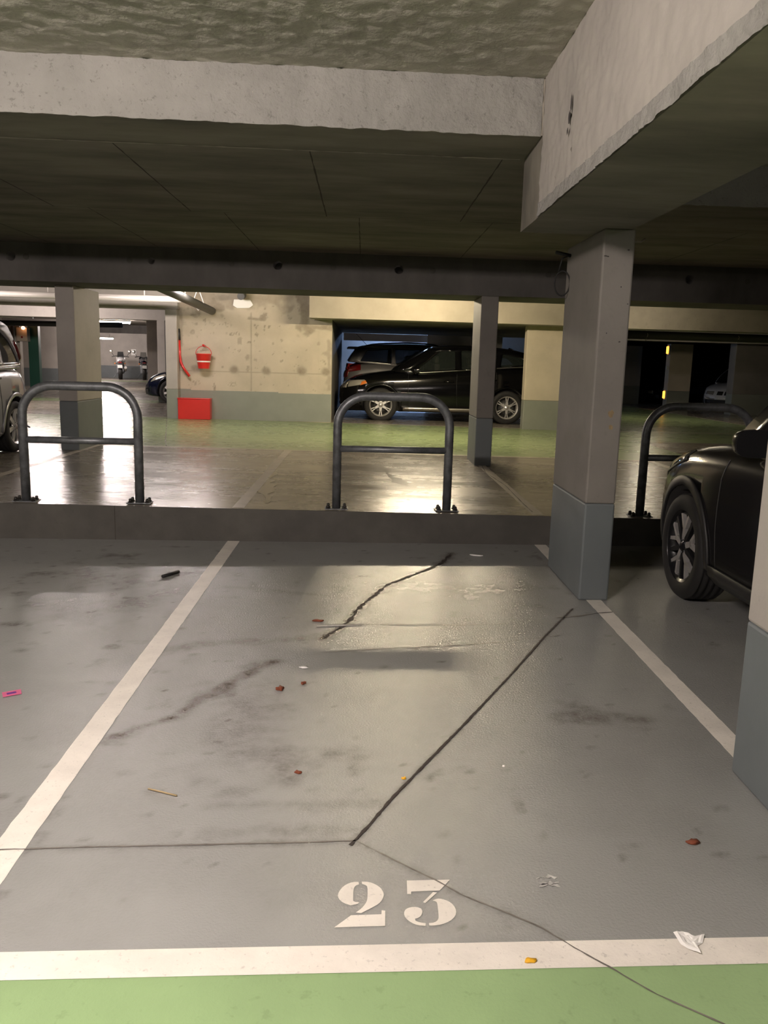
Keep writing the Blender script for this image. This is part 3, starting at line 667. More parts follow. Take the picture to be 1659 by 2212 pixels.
    q = MB(); q.grid(glassrow(xb0, zb_(xb0), xr0, zr_(xr0)), c.get('glass', glass), True); q.build('rear_window', root)
    for s in (-1, 1):
        for P in W2:
            q = MB()
            for t in tessellate_polygon([[Vector((x, z, 0)) for x, z in P]]): q.face([side3(*P[i], s, -.004) for i in t], c.get('glass', glass), True)
            bmesh.ops.remove_doubles(q.bm, verts=q.bm.verts, dist=1e-5); q.build('side_window', root)
    # interior
    zB = zb_((xb0+xb1)/2)
    if detail:
        for sx in c.get('seats', (-1.25, -2.1)):
            for s in (-1, 1):
                q = MB(); q.box(sx-.06, sx+.06, s*.36-.24, s*.36+.24, zB-.25, zB+.13, seat_m); q.box(sx-.05, sx+.04, s*.36-.13, s*.36+.13, zB+.14, zB+.30, seat_m); q.build('seat', root, bevel=.03)
        q = MB(); q.tube([(-.95+.0, .36+.18*math.cos(t), zB-.02+.18*math.sin(t)) for t in (2*PI*k/24 for k in range(25))], .014, black_pl, 8); q.build('steering_wheel', root)
    # wheels
    for x in (0, -c['wb']):
        for s in (-1, 1): wheel(root, x, s*(hw-.125), c['r'], c.get('tw', .225), s, *c['spk'])
    # side details
    if detail >= 1:
        for s in (-1, 1):
            for dx in c['doors']:
                z0, z1 = interp(c['bot'], dx)+.12, interp(belt, dx)-.02
                q = MB(); pts = [side_pt(dx+.03*math.sin((z-z0)*3), z, s, .0015) for z in np.linspace(z0, z1, 14)]; q.tube(pts, .0035, black_pl, 6); q.build('door_seam', root)
            for hx, hz in c['handles']:
                p = side_pt(hx, hz, s, .02); q = MB(); q.tube([side_pt(hx-.10, hz, s, .0), side_pt(hx-.08, hz, s, .028), side_pt(hx, hz+.004, s, .034), side_pt(hx+.08, hz, s, .028), side_pt(hx+.10, hz, s, .0)], .013, c.get('handle', paint), 10); q.build('door_handle', root)
            zs0, zs1 = c['sill']; xa, xb = -c['wb']+c['r']+.12, -c['r']-.12
            quadpatch(((xa, zs0), (xb, zs0), (xb, zs1), (xa, zs1)), lambda x, z, o: side_pt(x, z, s, o), c.get('sillm', black_pl), 'sill_trim', root, (10, 2), .012, .012)
            # belt moulding
            xs2 = [xb0+.12+(xb1-.22-xb0-.12)*k/16 for k in range(17)]; q = MB(); q.tube([side3(x, zb_(x)+.012, s, .006) for x in xs2], .008, c.get('beltm', chrome), 6); q.build('belt_moulding', root)
            # arches
            for x in (0, -c['wb']):
                rows = []
                for k in range(25):
                    t = -.12 + (PI+.24)*k/24; rows.append([side_pt(x+rr*math.cos(t), c['r']+rr*math.sin(t), s, .006) for rr in (R_+.004, R_+c['arch']*.5, R_+c['arch'])])
                q = MB(); q.grid(rows, c.get('archm', paint), True); o = q.build('wheel_arch', root); sd = o.modifiers.new('t', 'SOLIDIFY'); sd.thickness = .014; sd.offset = 0
            # mirror
            mx, mz = c['mirror']; p = side_pt(mx, mz-.06, s, 0); q = MB()
            q.tube([p-Vector((0, s*.03, 0)), p+Vector((.0, s*.09, .03))], .02, black_pl, 10)
            rows = []
            for k in range(9):
                t = k/8; x = mx-.07+.16*t; sc_ = math.sqrt(max(.02, 1-(t*1.0)**2.6)); cy = s*(abs(p.y)+.15)
                rows.append([Vector((x, cy+.115*sc_*(abs(math.cos(u))**.7)*(1 if math.cos(u) > 0 else -1), mz+.078*sc_*(abs(math.sin(u))**.7)*(1 if math.sin(u) > 0 else -1))) for u in (2*PI*j/20 for j in range(20))])
            V = q.grid(rows, paint, True, True); 
            f = q.bm.faces.new(V[0]); f.material_index = q.mi(alloy_dk); f = q.bm.faces.new(V[-1]); f.material_index = q.mi(paint); q.build('side_mirror', root)
    for P in c['head']: 
        for s in (-1, 1): quadpatch([(x, z) for x, z in P], lambda x, z, o: side_pt(x, z, s, o), c.get('headm', headl), 'headlight', root, (12, 6), .01, .006)
    for P in c.get('headf', []):
        for s in (-1, 1): quadpatch([(y*s, z) for y, z in P], lambda y, z, o: front_pt(y, z, 1, o), c.get('headm', headl), 'headlight', root, (10, 6), .01, .006)
    for P in c.get('amber', []):
        for s in (-1, 1): quadpatch([(x, z) for x, z in P], lambda x, z, o: side_pt(x, z, s, o), amber_l, 'turn_signal', root, (8, 4), .008, .014)
    for P in c['tail']:
        for s in (-1, 1): quadpatch([(x, z) for x, z in P], lambda x, z, o: side_pt(x, z, s, o), red_l, 'tail_light', root, (8, 8), .01, .008)
    for P in c.get('tailf', []):
        for s in (-1, 1): quadpatch([(y*s, z) for y, z in P], lambda y, z, o: front_pt(y, z, -1, o), red_l, 'tail_light', root, (8, 8), .01, .008)
    if c.get('dlamp'):
        for s in (-1, 1):
            q = MB(); pts = []; 
            for k in range(9):
                t = .12+.62*k/8; x = xb0+(xr0-xb0)*t; z = zb_(xb0)+(zr_(xr0)-zb_(xb0))*(t-.10*math.sin(PI*t)); pts.append(Vector((x-.03, s*(ghw(x, t)-.01), z)))
            q.tube(pts, .05, red_l, 12, rr=[.02, .045, .055, .055, .05, .05, .045, .035, .015]); q.build('tail_light', root)
    gz0, gz1, gw = c['grille']; 
    if c.get('kidney'):
        for s in (-1, 1): quadpatch(((s*.03, gz0), (s*gw, gz0), (s*gw, gz1), (s*.03, gz1)), lambda y, z, o: front_pt(y, z, 1, o), black_pl, 'grille', root, (6, 6), .012, .006)
    else: quadpatch(((-gw, gz0), (gw, gz0), (gw, gz1), (-gw, gz1)), lambda y, z, o: front_pt(y, z, 1, o), black_pl, 'grille', root, (16, 6), .012, .006)
    quadpatch(((-.62, .22), (.62, .22), (.62, .36), (-.62, .36)), lambda y, z, o: front_pt(y, z, 1, o), black_pl, 'air_intake', root, (16, 4), .012, .006)
    for d, zz in ((1, c.get('pz', .45)), (-1, c.get('pzr', .72))): quadpatch(((-.26, zz-.055), (.26, zz-.055), (.26, zz+.055), (-.26, zz+.055)), lambda y, z, o: front_pt(y, z, d, o), plate_m, 'number_plate', root, (6, 3), .006, .016)
    if c.get('rails'):
        for s in (-1, 1):
            q = MB(); xs2 = np.linspace(xr0+.15, xr1-.25, 12); q.tube([(x, s*ghw(x, 1)*.95, zr_(x)+.02+.04*math.sin(PI*k/11)**.4) for k, x in enumerate(xs2)], .017, c['rails'], 8); q.build('roof_rail', root)
    if c.get('spoiler'):
        q = MB(); w = ghw(xr0, 1); z = zr_(xr0); q.box(xr0-.26, xr0+.05, -w, w, z-.03, z+.02, paint); q.build('spoiler', root, bevel=.015)
    if c.get('antenna'):
        q = MB(); x = xr0+.25; z = zr_(x)+.03
        if c['antenna'] == 'fin': q.tube([(x-.09, 0, z), (x, 0, z+.03), (x+.02, 0, z+.0)], .03, black_pl, 10)
        else: q.tube([(x, 0, z), (x-.30, 0, z+.30)], .006, black_pl, 6)
        q.build('antenna', root)
    return root

SUV = dict(W=1.89, wb=2.79, fo=.88, ro=.96, r=.365, paint=p_black,
    top=[(-3.75,.95),(-3.70,1.12),(-3.4,1.24),(-3.0,1.26),(-2.0,1.20),(-1.0,1.10),(-.42,1.10),(0,1.05),(.4,.985),(.66,.90),(.80,.80),(.88,.66)],
    sh=[(-3.75,.9),(-3.6,1.05),(-3.0,1.14),(-2.0,1.08),(-1.0,1.0),(-.4,.96),(0,.94),(.5,.86),(.75,.76),(.88,.6)],
    bot=[(-3.75,.48),(-3.5,.36),(-3.1,.26),(-2.5,.22),(0,.22),(.6,.24),(.82,.28),(.88,.36)],
    plan=[(-3.75,.72),(-3.68,.86),(-3.45,.95),(-3.0,.99),(-2.4,1),(-.2,1),(.3,.975),(.6,.91),(.78,.80),(.88,.62)],
    gh=[(-3.62,-3.22),(-.30,-1.12)], belt=[(-3.62,1.28),(-2.6,1.21),(-.9,1.07),(-.30,1.10)],
    roof=[(-3.3,1.53),(-2.9,1.61),(-2.2,1.66),(-1.6,1.66),(-1.2,1.62),(-1.0,1.58)], gw=(.90, .68),
    wins=[[(-.74,1.11),(-1.62,1.16),(-1.62,1.575),(-1.30,1.55)], [(-1.76,1.17),(-2.50,1.225),(-2.56,1.55),(-1.76,1.58)], [(-2.62,1.24),(-3.28,1.30),(-3.10,1.45),(-2.68,1.53)]],
    spk=(6, 'V'), doors=(-.62, -1.68, -2.55), handles=[(-1.48, .90), (-2.42, .96)], sill=(.25,.325), sillm=chrome, mirror=(-.74, 1.13), arch=.035,
    head=[[(.74,.73),(.30,.82),(.36,.90),(.70,.88)]], headf=[[(.42,.70),(.74,.72),(.70,.86),(.42,.82)]], amber=[[(.46,.775),(.31,.83),(.34,.885),(.42,.86)]], tail=[[(-3.62,1.20),(-3.50,1.20),(-3.44,1.55),(-3.52,1.52)]], tailf=[[(.62,.85),(.80,.9),(.76,1.15),(.66,1.15)]],
    grille=(.48,.74,.40), antenna='fin')
GREY = dict(SUV); GREY.update(paint=p_grey, rails=black_pl, spoiler=True, antenna='whip', glass=glass_dk, sillm=black_pl,
    gh=[(-3.64,-3.42),(-.30,-1.12)], roof=[(-3.5,1.60),(-3.0,1.66),(-2.2,1.70),(-1.6,1.69),(-1.2,1.64),(-1.0,1.60)],
    wins=[[(-.74,1.11),(-1.62,1.16),(-1.62,1.60),(-1.30,1.57)], [(-1.76,1.17),(-2.50,1.215),(-2.52,1.61),(-1.76,1.61)], [(-2.60,1.22),(-3.38,1.27),(-3.20,1.56),(-2.60,1.61)]],
    tail=[[(-3.72,1.00),(-3.36,1.06),(-3.36,1.20),(-3.68,1.22)]])
SPORT = dict(SUV); SPORT.update(W=1.86, wb=2.67, fo=.93, ro=.90, r=.352, paint=p_anth, sillm=black_pl, archm=black_pl, arch=.065, spk=(5, 'Y'), handle=p_anth, beltm=black_pl, headm=headl_dk, glass=glass_dk,
    top=[(-3.57,.95),(-3.5,1.1),(-3.2,1.18),(-1.0,1.08),(-.45,1.08),(0,1.045),(.35,.985),(.62,.90),(.82,.78),(.93,.62)],
    sh=[(-3.57,.9),(-3.4,1.02),(-2.8,1.06),(-1.0,.98),(-.4,.96),(0,.93),(.5,.82),(.80,.70),(.93,.56)],
    bot=[(-3.57,.48),(-3.3,.36),(-2.9,.24),(0,.20),(.6,.22),(.85,.26),(.93,.34)],
    plan=[(-3.57,.72),(-3.45,.88),(-3.2,.95),(-2.8,.99),(-.2,1),(.25,.985),(.5,.94),(.70,.86),(.84,.74),(.93,.55)],
    gh=[(-3.45,-3.1),(-.34,-1.10)], belt=[(-3.45,1.20),(-2.6,1.14),(-.9,1.045),(-.34,1.07)],
    roof=[(-3.1,1.50),(-2.8,1.57),(-2.0,1.63),(-1.5,1.62),(-1.1,1.57)],
    wins=[[(-1.0,1.075),(-1.62,1.10),(-1.62,1.545),(-1.36,1.535)], [(-.72,1.075),(-.93,1.075),(-1.18,1.43),(-1.14,1.42)], [(-1.74,1.11),(-2.45,1.16),(-2.5,1.51),(-1.74,1.55)], [(-2.58,1.17),(-3.1,1.22),(-2.95,1.38),(-2.6,1.48)]],
    doors=(-.56, -1.66, -2.5), handles=[(-1.46, .88), (-2.35, .93)], sill=(.22,.34), mirror=(-.82, 1.12),
    head=[[(.72,.72),(.12,.92),(.16,.985),(.62,.86)]], headf=[[(.44,.70),(.76,.72),(.70,.84),(.44,.80)]], amber=[], tail=[[(-3.5,.98),(-3.2,1.0),(-3.2,1.1),(-3.48,1.12)]], antenna=None)
MPV = dict(SUV); MPV.update(W=1.76, wb=2.70, fo=.82, ro=.64, r=.312, paint=p_silver, gap=.05, arch=.05, spk=(7, 'S'), sillm=p_silver, glass=glass_dk, beltm=chrome, handle=black_pl,
    top=[(-3.34,.75),(-3.30,.93),(-3.15,1.02),(-2.6,1.04),(-1.0,.98),(-.3,.98),(.2,.90),(.6,.78),(.82,.58)],
    sh=[(-3.34,.7),(-3.2,.88),(-2.6,.93),(-1.0,.88),(-.3,.86),(.3,.78),(.65,.66),(.82,.5)],
    bot=[(-3.34,.40),(-3.1,.28),(-2.8,.20),(0,.17),(.6,.19),(.82,.30)],
    plan=[(-3.34,.78),(-3.26,.88),(-3.0,.97),(-2.6,1.0),(0,1),(.4,.93),(.66,.82),(.82,.62)],
    gh=[(-3.27,-2.93),(.05,-.95)], belt=[(-3.3,1.05),(-2.4,1.02),(-.9,.97),(.05,.98)],
    roof=[(-3.0,1.50),(-2.6,1.58),(-1.9,1.63),(-1.3,1.62),(-.9,1.55)], gw=(.95, .80),
    wins=[[(-.75,1.01),(-1.45,1.03),(-1.45,1.55),(-1.15,1.53)], [(-1.58,1.04),(-2.36,1.06),(-2.42,1.53),(-1.58,1.55)], [(-2.44,1.065),(-2.98,1.075),(-2.82,1.33),(-2.60,1.46),(-2.48,1.50)]],
    doors=(-.45, -1.52, -2.3), handles=[(-1.35, .88), (-2.2, .90)], sill=(.20,.26), mirror=(-.62, 1.02), seats=(-1.3, -2.2),
    head=[[(.6,.60),(.1,.78),(.14,.86),(.52,.74)]], headf=[], amber=[], tail=[], tailf=[], dlamp=True, grille=(.5,.62,.35), antenna=None, pzr=.68)
LOW = dict(MPV); LOW.update(dlamp=False, W=1.74, fo=.74, paint=p_blue, sillm=p_blue, spk=(7, 'S'),
    top=[(-3.34,.75),(-3.2,.93),(-2.6,1.0),(-.9,.93),(-.4,.92),(0,.87),(.3,.80),(.55,.70),(.68,.58),(.74,.46)],
    sh=[(-3.34,.7),(-3.2,.84),(-2.6,.90),(-.9,.84),(-.3,.80),(.2,.72),(.5,.62),(.74,.42)],
    plan=[(-3.34,.78),(-3.26,.88),(-3.0,.97),(-2.6,1.0),(-.2,1),(.2,.96),(.45,.88),(.62,.76),(.74,.52)],
    bot=[(-3.34,.40),(-3.1,.28),(-2.8,.20),(0,.17),(.5,.18),(.74,.22)],
    gh=[(-3.15,-2.6),(-.35,-1.15)], belt=[(-3.3,1.0),(-2.4,.98),(-.9,.92),(-.35,.92)], roof=[(-2.7,1.36),(-2.2,1.44),(-1.6,1.46),(-1.1,1.40)], gw=(.90,.68),
    wins=[[(-.85,.95),(-1.5,.97),(-1.5,1.38),(-1.25,1.36)], [(-1.62,.98),(-2.4,1.0),(-2.3,1.32),(-1.62,1.38)]],
    head=[[(.56,.55),(.12,.70),(.16,.77),(.46,.68)]], grille=(.36,.50,.35), tail=[[(-3.26,.74),(-3.0,.78),(-3.0,.9),(-3.2,.9)]], mirror=(-.75,.97), doors=(-.5,-1.56,-2.3), handles=[(-1.4,.83),(-2.2,.85)])
WHITE = dict(LOW); WHITE.update(paint=p_white, sillm=p_white, kidney=True, grille=(.52,.64,.22), headf=[[(.34,.52),(.62,.54),(.60,.64),(.34,.64)]], pz=.42)
DARK = dict(LOW); DARK.update(paint=p_black, sillm=p_black)
def put(c, a_wheel, b_side, dirn, side_toward_cam, label, detail=2, z=None):
    """place so that the front wheel of the side facing the camera lies at (a, b)"""
    hw = c['W']/2; w = K(a_wheel, b_side); 
    if dirn == '-a': loc = w + Vector((0, hw, 0)); rz = PI
    elif dirn == '+a': loc = w + Vector((0, hw, 0)); rz = 0
    elif dirn == '+b': rz = PI/2-SK; loc = w + Vector((math.cos(-SK), math.sin(-SK), 0))*hw
    elif dirn == '-b': rz = -PI/2-SK; loc = w - Vector((math.cos(-SK), math.sin(-SK), 0))*hw
    else: rz = dirn; loc = w
    loc.z = z if z is not None else U(a_wheel)
    return car(c, loc, rz, label, detail)
put(SPORT, 2.12, 5.24, '+b', 'l', 'dark anthracite car parked nose to the kerb at the right edge, black wheel arches', 2, 0.0)
put(SUV, .38, 18.1, '-a', 'l', 'glossy black car seen side-on behind the middle steel hoop, silver six-spoke wheels', 2, .235)
put(MPV, -4.22, 10.48-2.70, '-b', 'l', 'silver car cut off at the left edge, its rear corner and rear wheel showing', 2, .31).location = K(-4.22, 0) + K(0, 10.42-2.70) - K(0, 0) - Vector((.88, 0, 0)) + Vector((0, 0, .31))
g_ = dict(GREY); put(g_, -.43+.92+2.79, 20.5, '+a', 'r', 'grey car with roof rails and red tail light parked behind the glossy black car', 1, .255)
put(LOW, -4.98, 21.85, '-a', 'l', 'dark blue car nose poking out left of the red bucket wall', 1, .31)
put(WHITE, 12.55, 27.6, PI+.75, 'l', 'white car front with twin dark grilles in the dark bay at the far right', 0, .22)
put(DARK, 12.0, 31.0, '-a', 'l', 'black car lost in the dark bay left of the white car', 0, .22)

# ------------------------------------------------------------------ motorcycles
def moto(loc, rz, body, label, shield=False):
    r = empty('motorcycle', loc, rz, label, 'motorcycle'); R_ = .31      # nose at +x, we see the tail
    for x, nm in ((-.72, 'rear_wheel'), (.72, 'front_wheel')):
        wd = .09 if x < 0 else .06
        m_ = MB(); m_.lathe([(R_*.7, wd*.8), (R_*.9, wd), (R_*.98, wd*.7), (R_, 0), (R_*.98, -wd*.7), (R_*.9, -wd), (R_*.7, -wd*.8)], 'y', rubber, 32); t = m_.build(nm, r, loc=(x, 0, R_))
        m_ = MB(); m_.lathe([(R_*.71, wd*.7), (R_*.64, .02), (R_*.64, -.02), (R_*.71, -wd*.7)], 'y', alloy_dk, 32); [m_.tube([(0, 0, 0), (R_*.66*math.cos(k*PI/2.5), 0, R_*.66*math.sin(k*PI/2.5))], .018, alloy_dk, 6) for k in range(5)]; m_.build('rim', t)
    m_ = MB(); pr = [(-.95, .83, .06, .05), (-.75, .84, .13, .08), (-.4, .80, .17, .10), (-.15, .82, .17, .12), (.1, .88, .20, .14), (.35, .86, .16, .13), (.5, .84, .08, .08)]
    m_.grid([[Vector((x, w*math.cos(t), z+h*math.sin(t))) for t in (2*PI*j/14 for j in range(14))] for x, z, w, h in pr], body, True, True); m_.build('seat_and_tank', r)
    m_ = MB(); m_.box(-.35, .35, -.17, .17, .25, .68, steel_dk); m_.build('engine', r, bevel=.05)
    m_ = MB(); m_.prism([(-.98, .80), (-.80, .78), (-.90, .48), (-1.02, .52)], 'y', -.09, .09, black_pl); m_.build('rear_fender', r, bevel=.01)
    m_ = MB(); m_.box(-1.045, -1.035, -.10, .10, .52, .66, plate_m); m_.build('number_plate', r)
    m_ = MB(); m_.box(-1.0, -.96, -.08, .08, .74, .80, red_l); m_.build('tail_light', r, bevel=.01)
    m_ = MB(); m_.tube([(-.1, -.18, .4), (-.5, -.22, .42), (-.95, -.24, .55)], .06, alloy, 14); m_.build('exhaust', r)
    m_ = MB(); m_.tube([(.72, .12, .31), (.50, .12, .95)], .025, chrome, 8); m_.tube([(.72, -.12, .31), (.50, -.12, .95)], .025, chrome, 8); m_.build('fork', r)
    m_ = MB(); m_.tube([(.30, -.38, 1.02), (.42, -.2, 1.06), (.45, 0, 1.0), (.42, .2, 1.06), (.30, .38, 1.02)], .018, black_pl, 8); m_.build('handlebar', r)
    for s in (-1, 1):
        m_ = MB(); m_.tube([(.38, s*.28, 1.04), (.42, s*.40, 1.22)], .01, black_pl, 6); m_.lathe([(.001, -.01), (.075, -.008), (.08, 0), (.06, .03), (.001, .04)], 'x', chrome, 18, (.41, s*.42, 1.27)); m_.build('mirror', r)
        m_ = MB(); m_.tube([(-.93, s*.10, .72), (-.93, s*.22, .72)], .014, black_pl, 6); m_.lathe([(.001, -.03), (.03, 0), (.001, .03)], 'x', amber_l, 10, (-.93, s*.22, .72)); m_.build('turn_signal', r)
    m_ = MB(); m_.grid([[Vector((.55-.10*t, .17*(1-.25*t)*math.sin(u), .98+.28*t)) for u in np.linspace(-1.3, 1.3, 9)] for t in np.linspace(0, 1, 6)], glass if shield else black_pl, True); m_.build('windscreen', r)
    m_ = MB(); m_.grid([[Vector((.62-.12*abs(s_)*2, s_*.4, z)) for s_ in np.linspace(-.5, .5, 7)] for z in (.75, .9, 1.02)], body, True); m_.build('front_fairing', r)
    m_ = MB(); m_.tube([(-.1, .16, .3), (-.15, .36, .0)], .014, steel_dk, 6); m_.build('side_stand', r)
    return r
o = moto(K(-12.75, 44.6, .3145), PI/2+.22, p_white, 'white and black motorcycle seen from behind, left of the two by the far wall'); o.scale = (1.12,)*3
o = moto(K(-11.55, 44.6, .3145), PI/2+.24, p_blue, 'black motorcycle with a clear windscreen, right of the two by the far wall', True); o.scale = (1.12,)*3
o = moto(K(-10.15, 45.0, .3145), PI/2+.1, p_black, 'third motorcycle mostly hidden behind the far greenish column')

# ------------------------------------------------------------------ pipes and fittings
def thing(mb, name, label, cat, bevel=0, group=None): return tag(mb.build(name, bevel=bevel), label, cat, group)
m_ = MB(); m_.tube([K(-9, 15.6, 2.535), K(-3.35, 15.6, 2.535)], .055, pipe_l, 20); p = thing(m_, 'ceiling_pipe', 'pale round pipe hung under the ceiling left of the red bucket wall', 'pipe')
for a in (-7.5, -5.7, -4.0): q = MB(); q.tube([K(a, 15.6, 2.535), K(a, 15.6, 2.785)], .012, pipe_l, 6); q.build('hanger', p)
m_ = MB(); m_.tube([K(-3.2, 11.25, 2.62), K(-3.02, 16.85, 2.42)], .075, pipe_d, 18); p = thing(m_, 'ceiling_pipe', 'dark thick pipe slanting under the ceiling towards the red bucket wall', 'pipe')
for b in (14.3, 15.9): q = MB(); z = 2.62-.2*(b-11.25)/5.6; q.tube([K(-3.1, b, 2.785), K(-3.2, b, z+.05), K(-3.1, b, z-.085), K(-3.0, b, z+.05), K(-3.1, b, 2.785)], .008, paper_m, 6); q.build('hanger_loop', p)
m_ = MB(); m_.tube([K(-13, 26, 2.36), K(-7.35, 26, 2.42)], .08, pipe_d, 16); thing(m_, 'ceiling_pipe', 'dark horizontal pipe behind the second beam of the left lane', 'pipe')
m_ = MB(); m_.tube([K(-20, 24, 2.50), K(-9.2, 24, 2.50)], .05, pipe_l, 12); thing(m_, 'ceiling_pipe', 'thin pale pipe above the dark horizontal pipe at the far left', 'pipe')
for a, w in ((-11.42, .07), (-11.08, .05)): m_ = MB(); m_.tube([K(a, 27.2, .3), K(a, 27.2, 2.42)], w, pipe_d, 12); thing(m_, 'wall_pipe', 'thick dark upright pipe behind the silver car' if w > .06 else 'thinner dark upright pipe nearest the beige switch box', 'pipe')
m_ = MB(); m_.kbox(-10.93, -10.6, 27.1, 27.35, 1.87, 2.3, box_m); r = thing(m_, 'electric_box', 'beige electric box high on the left beside the dark green post', 'box', .01)
m_ = MB(); m_.tube([K(-10.75, 27.09, 2.0), K(-10.75, 27.06, 2.0)], .03, red_l, 12); m_.build('button', r)
m_ = MB(); m_.tube([K(-10.66, 27.0, 2.28), K(-10.66, 26.95, 2.28)], .05, orange_e, 14); thing(m_, 'emergency_lamp', 'small round orange glowing lamp on top of the beige electric box', 'lamp')
m_ = MB(); m_.kbox(-10.70, -10.38, 27.4, 27.6, .3, 2.5, green_m); thing(m_, 'steel_post', 'dark green flat steel post behind the silver car', 'post', .01)
m_ = MB(); m_.kbox(-12.83, -12.56, 46.96, 46.99, 1.56, 1.88, paper_m); thing(m_, 'wall_notice', 'white paper notice on the far wall above the two motorcycles', 'notice')
# gray pipes at the right under the yellow beam
m_ = MB(); m_.tube([K(5.4, 17.6, 2.24), K(18, 17.6, 2.20)], .09, pipe_d, 16); p = thing(m_, 'ceiling_pipe', 'grey pipe below the beam right of the tall grey column', 'pipe')
for a in (6.0, 8.0, 10.2): q = MB(); q.tube([K(a, 17.6, 2.33), K(a, 17.48, 2.24), K(a, 17.6, 2.13)], .008, pipe_l, 6); q.build('strap', p)
# ceiling wires and hook near the tall column
m_ = MB(); c0 = K(1.39, 5.95, 2.15); m_.tube([K(1.33, 5.95, 2.30), K(1.44, 5.95, 2.28)], .012, black_d, 6); m_.tube([c0+Vector((.055*math.cos(t), 0, .085*math.sin(t)-.06)) for t in (2*PI*k/20 for k in range(21))], .005, black_d, 6)
m_.tube([c0+Vector((-.03, 0, .02)), c0+Vector((-.01, 0, .11)), c0+Vector((.04, 0, .13))], .005, black_d, 6); thing(m_, 'wire_loop', 'dark loop of wire hanging at the top left of the tall grey column', 'wire')
m_ = MB(); m_.tube([K(1.63, 5.3, 2.33), K(1.68, 5.35, 2.30), K(1.76, 5.4, 2.31), K(1.80, 5.45, 2.335)], .006, box_m, 6); thing(m_, 'wire_end', 'short pale wire end at the top right of the tall grey column', 'wire')
# amber lights on the far pier
for z, lab in ((2.17, 'upper amber warning light on the far pale pier'), (.72, 'lower amber warning light near the foot of the far pale pier')):
    r = empty('warning_light', K(9.92, 26.9, z), 0, lab, 'lamp', 'amber warning lights'); m_ = MB(); m_.box(.03, .09, -.08, .08, -.15, .15, housing_m); m_.build('bracket', r); m_ = MB(); m_.box(-.015, .03, -.06, .06, -.12, .12, amber_e); m_.build('lens', r, bevel=.02)
m_ = MB(); m_.kbox(9.93, 10.0, 26.85, 26.95, 1.55, 1.65, housing_m); thing(m_, 'switch_box', 'tiny pale box between the two amber warning lights', 'box')

# fire bucket, sand box, bent tool
r = empty('fire_bucket', K(-3.175, 16.76, 1.30), 0, 'red metal fire bucket hanging by its handle on the cream wall', 'bucket')
m_ = MB(); m_.lathe([(.001, 0), (.108, 0), (.108, .004), (.150, .27), (.158, .275), (.158, .29), (.148, .29), (.10, .012), (.001, .012)], 'z', red_p, 32); m_.build('body', r)
m_ = MB(); m_.lathe([(.1300, .125), (.1335, .150)], 'z', paper_m, 32); m_.build('white_band', r)
m_ = MB(); m_.tube([(.155*math.cos(t), .0, .28+.155*math.sin(t)) for t in (PI*k/20 for k in range(21))], .006, red_p, 8); m_.build('handle', r)
m_ = MB(); m_.tube([K(-3.175, 16.93, 1.74), K(-3.175, 16.74, 1.745), K(-3.175, 16.74, 1.77)], .022, red_p, 12); thing(m_, 'wall_hook', 'small red hook holding the fire bucket on the cream wall', 'hook')
r = empty('sand_box', K(-3.36, 16.80, U(-3.3)), 0, 'red metal sand box on the floor under the fire bucket', 'box')
m_ = MB(); m_.box(-.32, .31, -.13, .13, 0, .40, red_p); m_.build('body', r, bevel=.008); m_ = MB(); m_.box(-.33, .32, -.14, .13, .40, .418, red_p); m_.build('lid', r, bevel=.004)
r = empty('fire_hook', K(-3.64, 16.86, 1.14), 0, 'bent red fire tool with black grip hanging beside the pale pier', 'tool')
m_ = MB(); m_.tube([(-.03, 0, .71), (-.02, 0, .4), (-.005, 0, .28), (.04, -.02, .18), (.17, -.04, 0)], .026, red_p, 12); m_.build('shaft', r); m_ = MB(); m_.tube([(-.04, 0, .92), (-.03, 0, .70)], .032, black_pl, 12); m_.build('grip', r)

# ------------------------------------------------------------------ litter on the floor
def blob(a, b, r0, m, name, label, cat, seed=0, h=.004, sx=1.0, rot=0.0, group=None, z0=.0025):
    rn = random.Random(seed); n = 11; m_ = MB(); P = []
    for k in range(n):
        t = 2*PI*k/n; rr = r0*rn.uniform(.55, 1.1); x, y = rr*math.cos(t)*sx, rr*math.sin(t); P.append((x*math.cos(rot)-y*math.sin(rot), x*math.sin(rot)+y*math.cos(rot), h*rn.uniform(.2, 2.2)))
    c = K(a, b, z0); top = [c+Vector(p) for p in P]; bot = [Vector((v.x, v.y, z0)) for v in top]; mid = c+Vector((0, 0, h*1.6))
    for k in range(n): m_.face([top[k], top[(k+1) % n], mid], m, True); m_.face([bot[k], bot[(k+1) % n], top[(k+1) % n], top[k]], m)
    bmesh.ops.remove_doubles(m_.bm, verts=m_.bm.verts, dist=1e-6); return thing(m_, name, label, cat, group=group)
blob(-.356, 3.63, .022, leaf_m, 'dry_leaf', 'small crumpled reddish leaf left of the middle of the empty bay', 'leaf', 1, .008)
blob(-.255, 3.698, .013, leaf_m, 'dry_leaf', 'tiny round brown leaf bit beside the crumpled reddish leaf', 'leaf', 2, .006)
blob(1.10, 2.366, .018, leaf_m, 'dry_leaf', 'reddish brown leaf on the grey floor near the lower right corner', 'leaf', 3, .004, 1.4, .2)
blob(-.21, 2.842, .012, leaf_m, 'dry_leaf', 'tiny reddish leaf bit on the clean floor above the left joint', 'leaf', 4, .003, 1.6, .3)
blob(.178, 2.79, .009, yel_m, 'dry_leaf', 'tiny orange leaf bit touching the dark diagonal joint', 'leaf', 5, .003)
blob(-.24, 4.66, .02, leaf_m, 'dry_leaf', 'small brown leaf at the left end of the flattened straw', 'leaf', 6, .004, 1.8)
blob(.459, 1.847, .012, yel_m, 'yellow_scrap', 'yellow plastic scrap on the wide white line', 'litter', 6, .002, 1.5, .2)
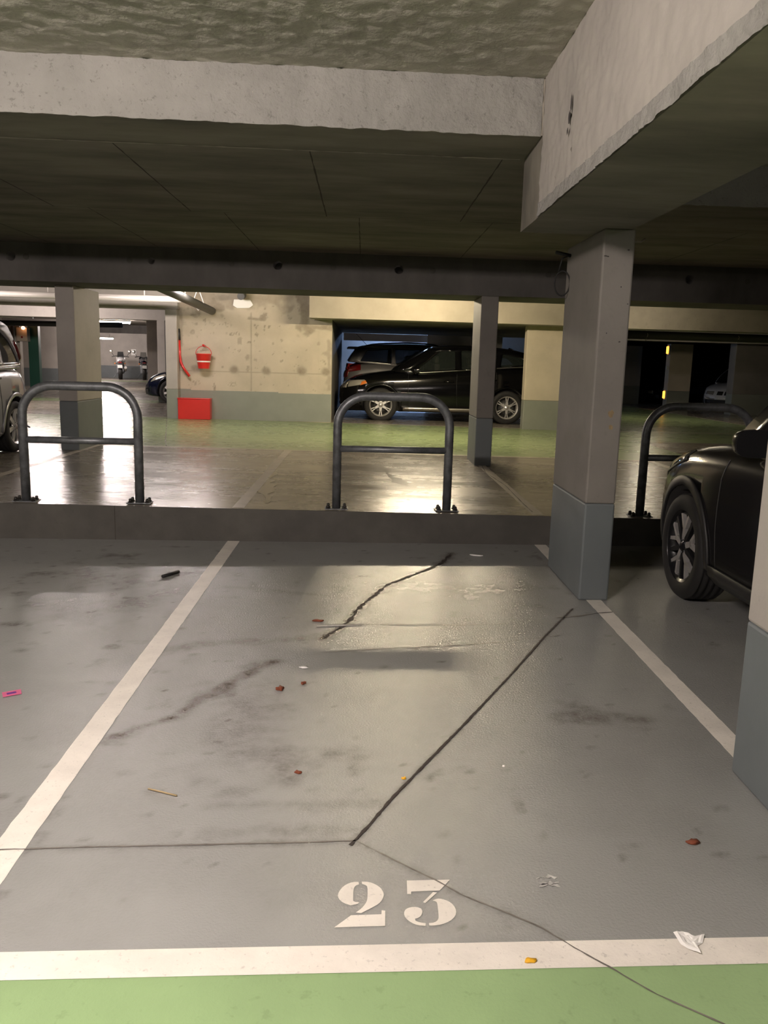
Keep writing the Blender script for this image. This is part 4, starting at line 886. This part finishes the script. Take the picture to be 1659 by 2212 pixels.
blob(-.27, 3.914, .022, paper_m, 'paper_scrap', 'small pale paper scrap left of the centre of the empty bay', 'litter', 7, .002, 1.3)
blob(.938, 6.393, .05, paper_m, 'paper_scrap', 'pale paper scrap in the shade at the foot of the kerb', 'litter', 8, .003, 1.5)
blob(.564, 2.879, .006, paper_m, 'paper_scrap', 'tiny white speck right of the dark diagonal joint', 'litter', 9, .003)
m_ = MB(); m_.tube([K(-1.36, 5.60, .012), K(-1.32, 5.66, .014), K(-1.28, 5.74, .012)], .012, black_d, 6); thing(m_, 'black_stick', 'short black stick lying left of the left bay line', 'litter')
m_ = MB(); m_.tube([K(-.727, 2.725, .006), K(-.674, 2.702, .006), K(-.617, 2.676, .006)], .003, twig_m, 6); thing(m_, 'straw', 'thin straw lying between the left bay line and the diagonal joint', 'litter')
m_ = MB(); m_.prism([(-.24, 4.545), (-.12, 4.565), (.02, 4.582), (.02, 4.588), (-.12, 4.585), (-.24, 4.57)], 'z', .0024, .004, smear_m, K); thing(m_, 'flattened_straw', 'pale flattened stalk at the lower end of the dark crack', 'litter')
m_ = MB(); m_.prism([(-1.589, 3.585), (-1.521, 3.623), (-1.499, 3.575), (-1.565, 3.538)], 'z', .002, .006, pink_m, K); r = thing(m_, 'candy_wrapper', 'pink candy wrapper with violet print at the left edge', 'litter', .001)
m_ = MB(); m_.prism([(-1.565, 3.575), (-1.532, 3.595), (-1.522, 3.578), (-1.555, 3.558)], 'z', .0062, .0068, violet_m, K); m_.build('print', r)
rn = random.Random(3); T_ = [(0.871,1.941),(0.895,1.941),(0.908,1.934),(0.924,1.921),(0.953,1.928),(0.935,1.897),(0.914,1.886),(0.913,1.854),(0.888,1.875),(0.874,1.893)]
m_ = MB(); cen = (sum(p[0] for p in T_)/10, sum(p[1] for p in T_)/10)
rws = [[K(p[0]*s+cen[0]*(1-s), p[1]*s+cen[1]*(1-s), .003+.012*rn.random()*(s if s < 1 else .5)) for p in T_] for s in (1, .8, .6, .4, .2, .03)]
m_.grid(rws, paper_m, False, True); thing(m_, 'torn_tissue', 'torn white tissue lying on the wide white line at the lower right', 'litter')
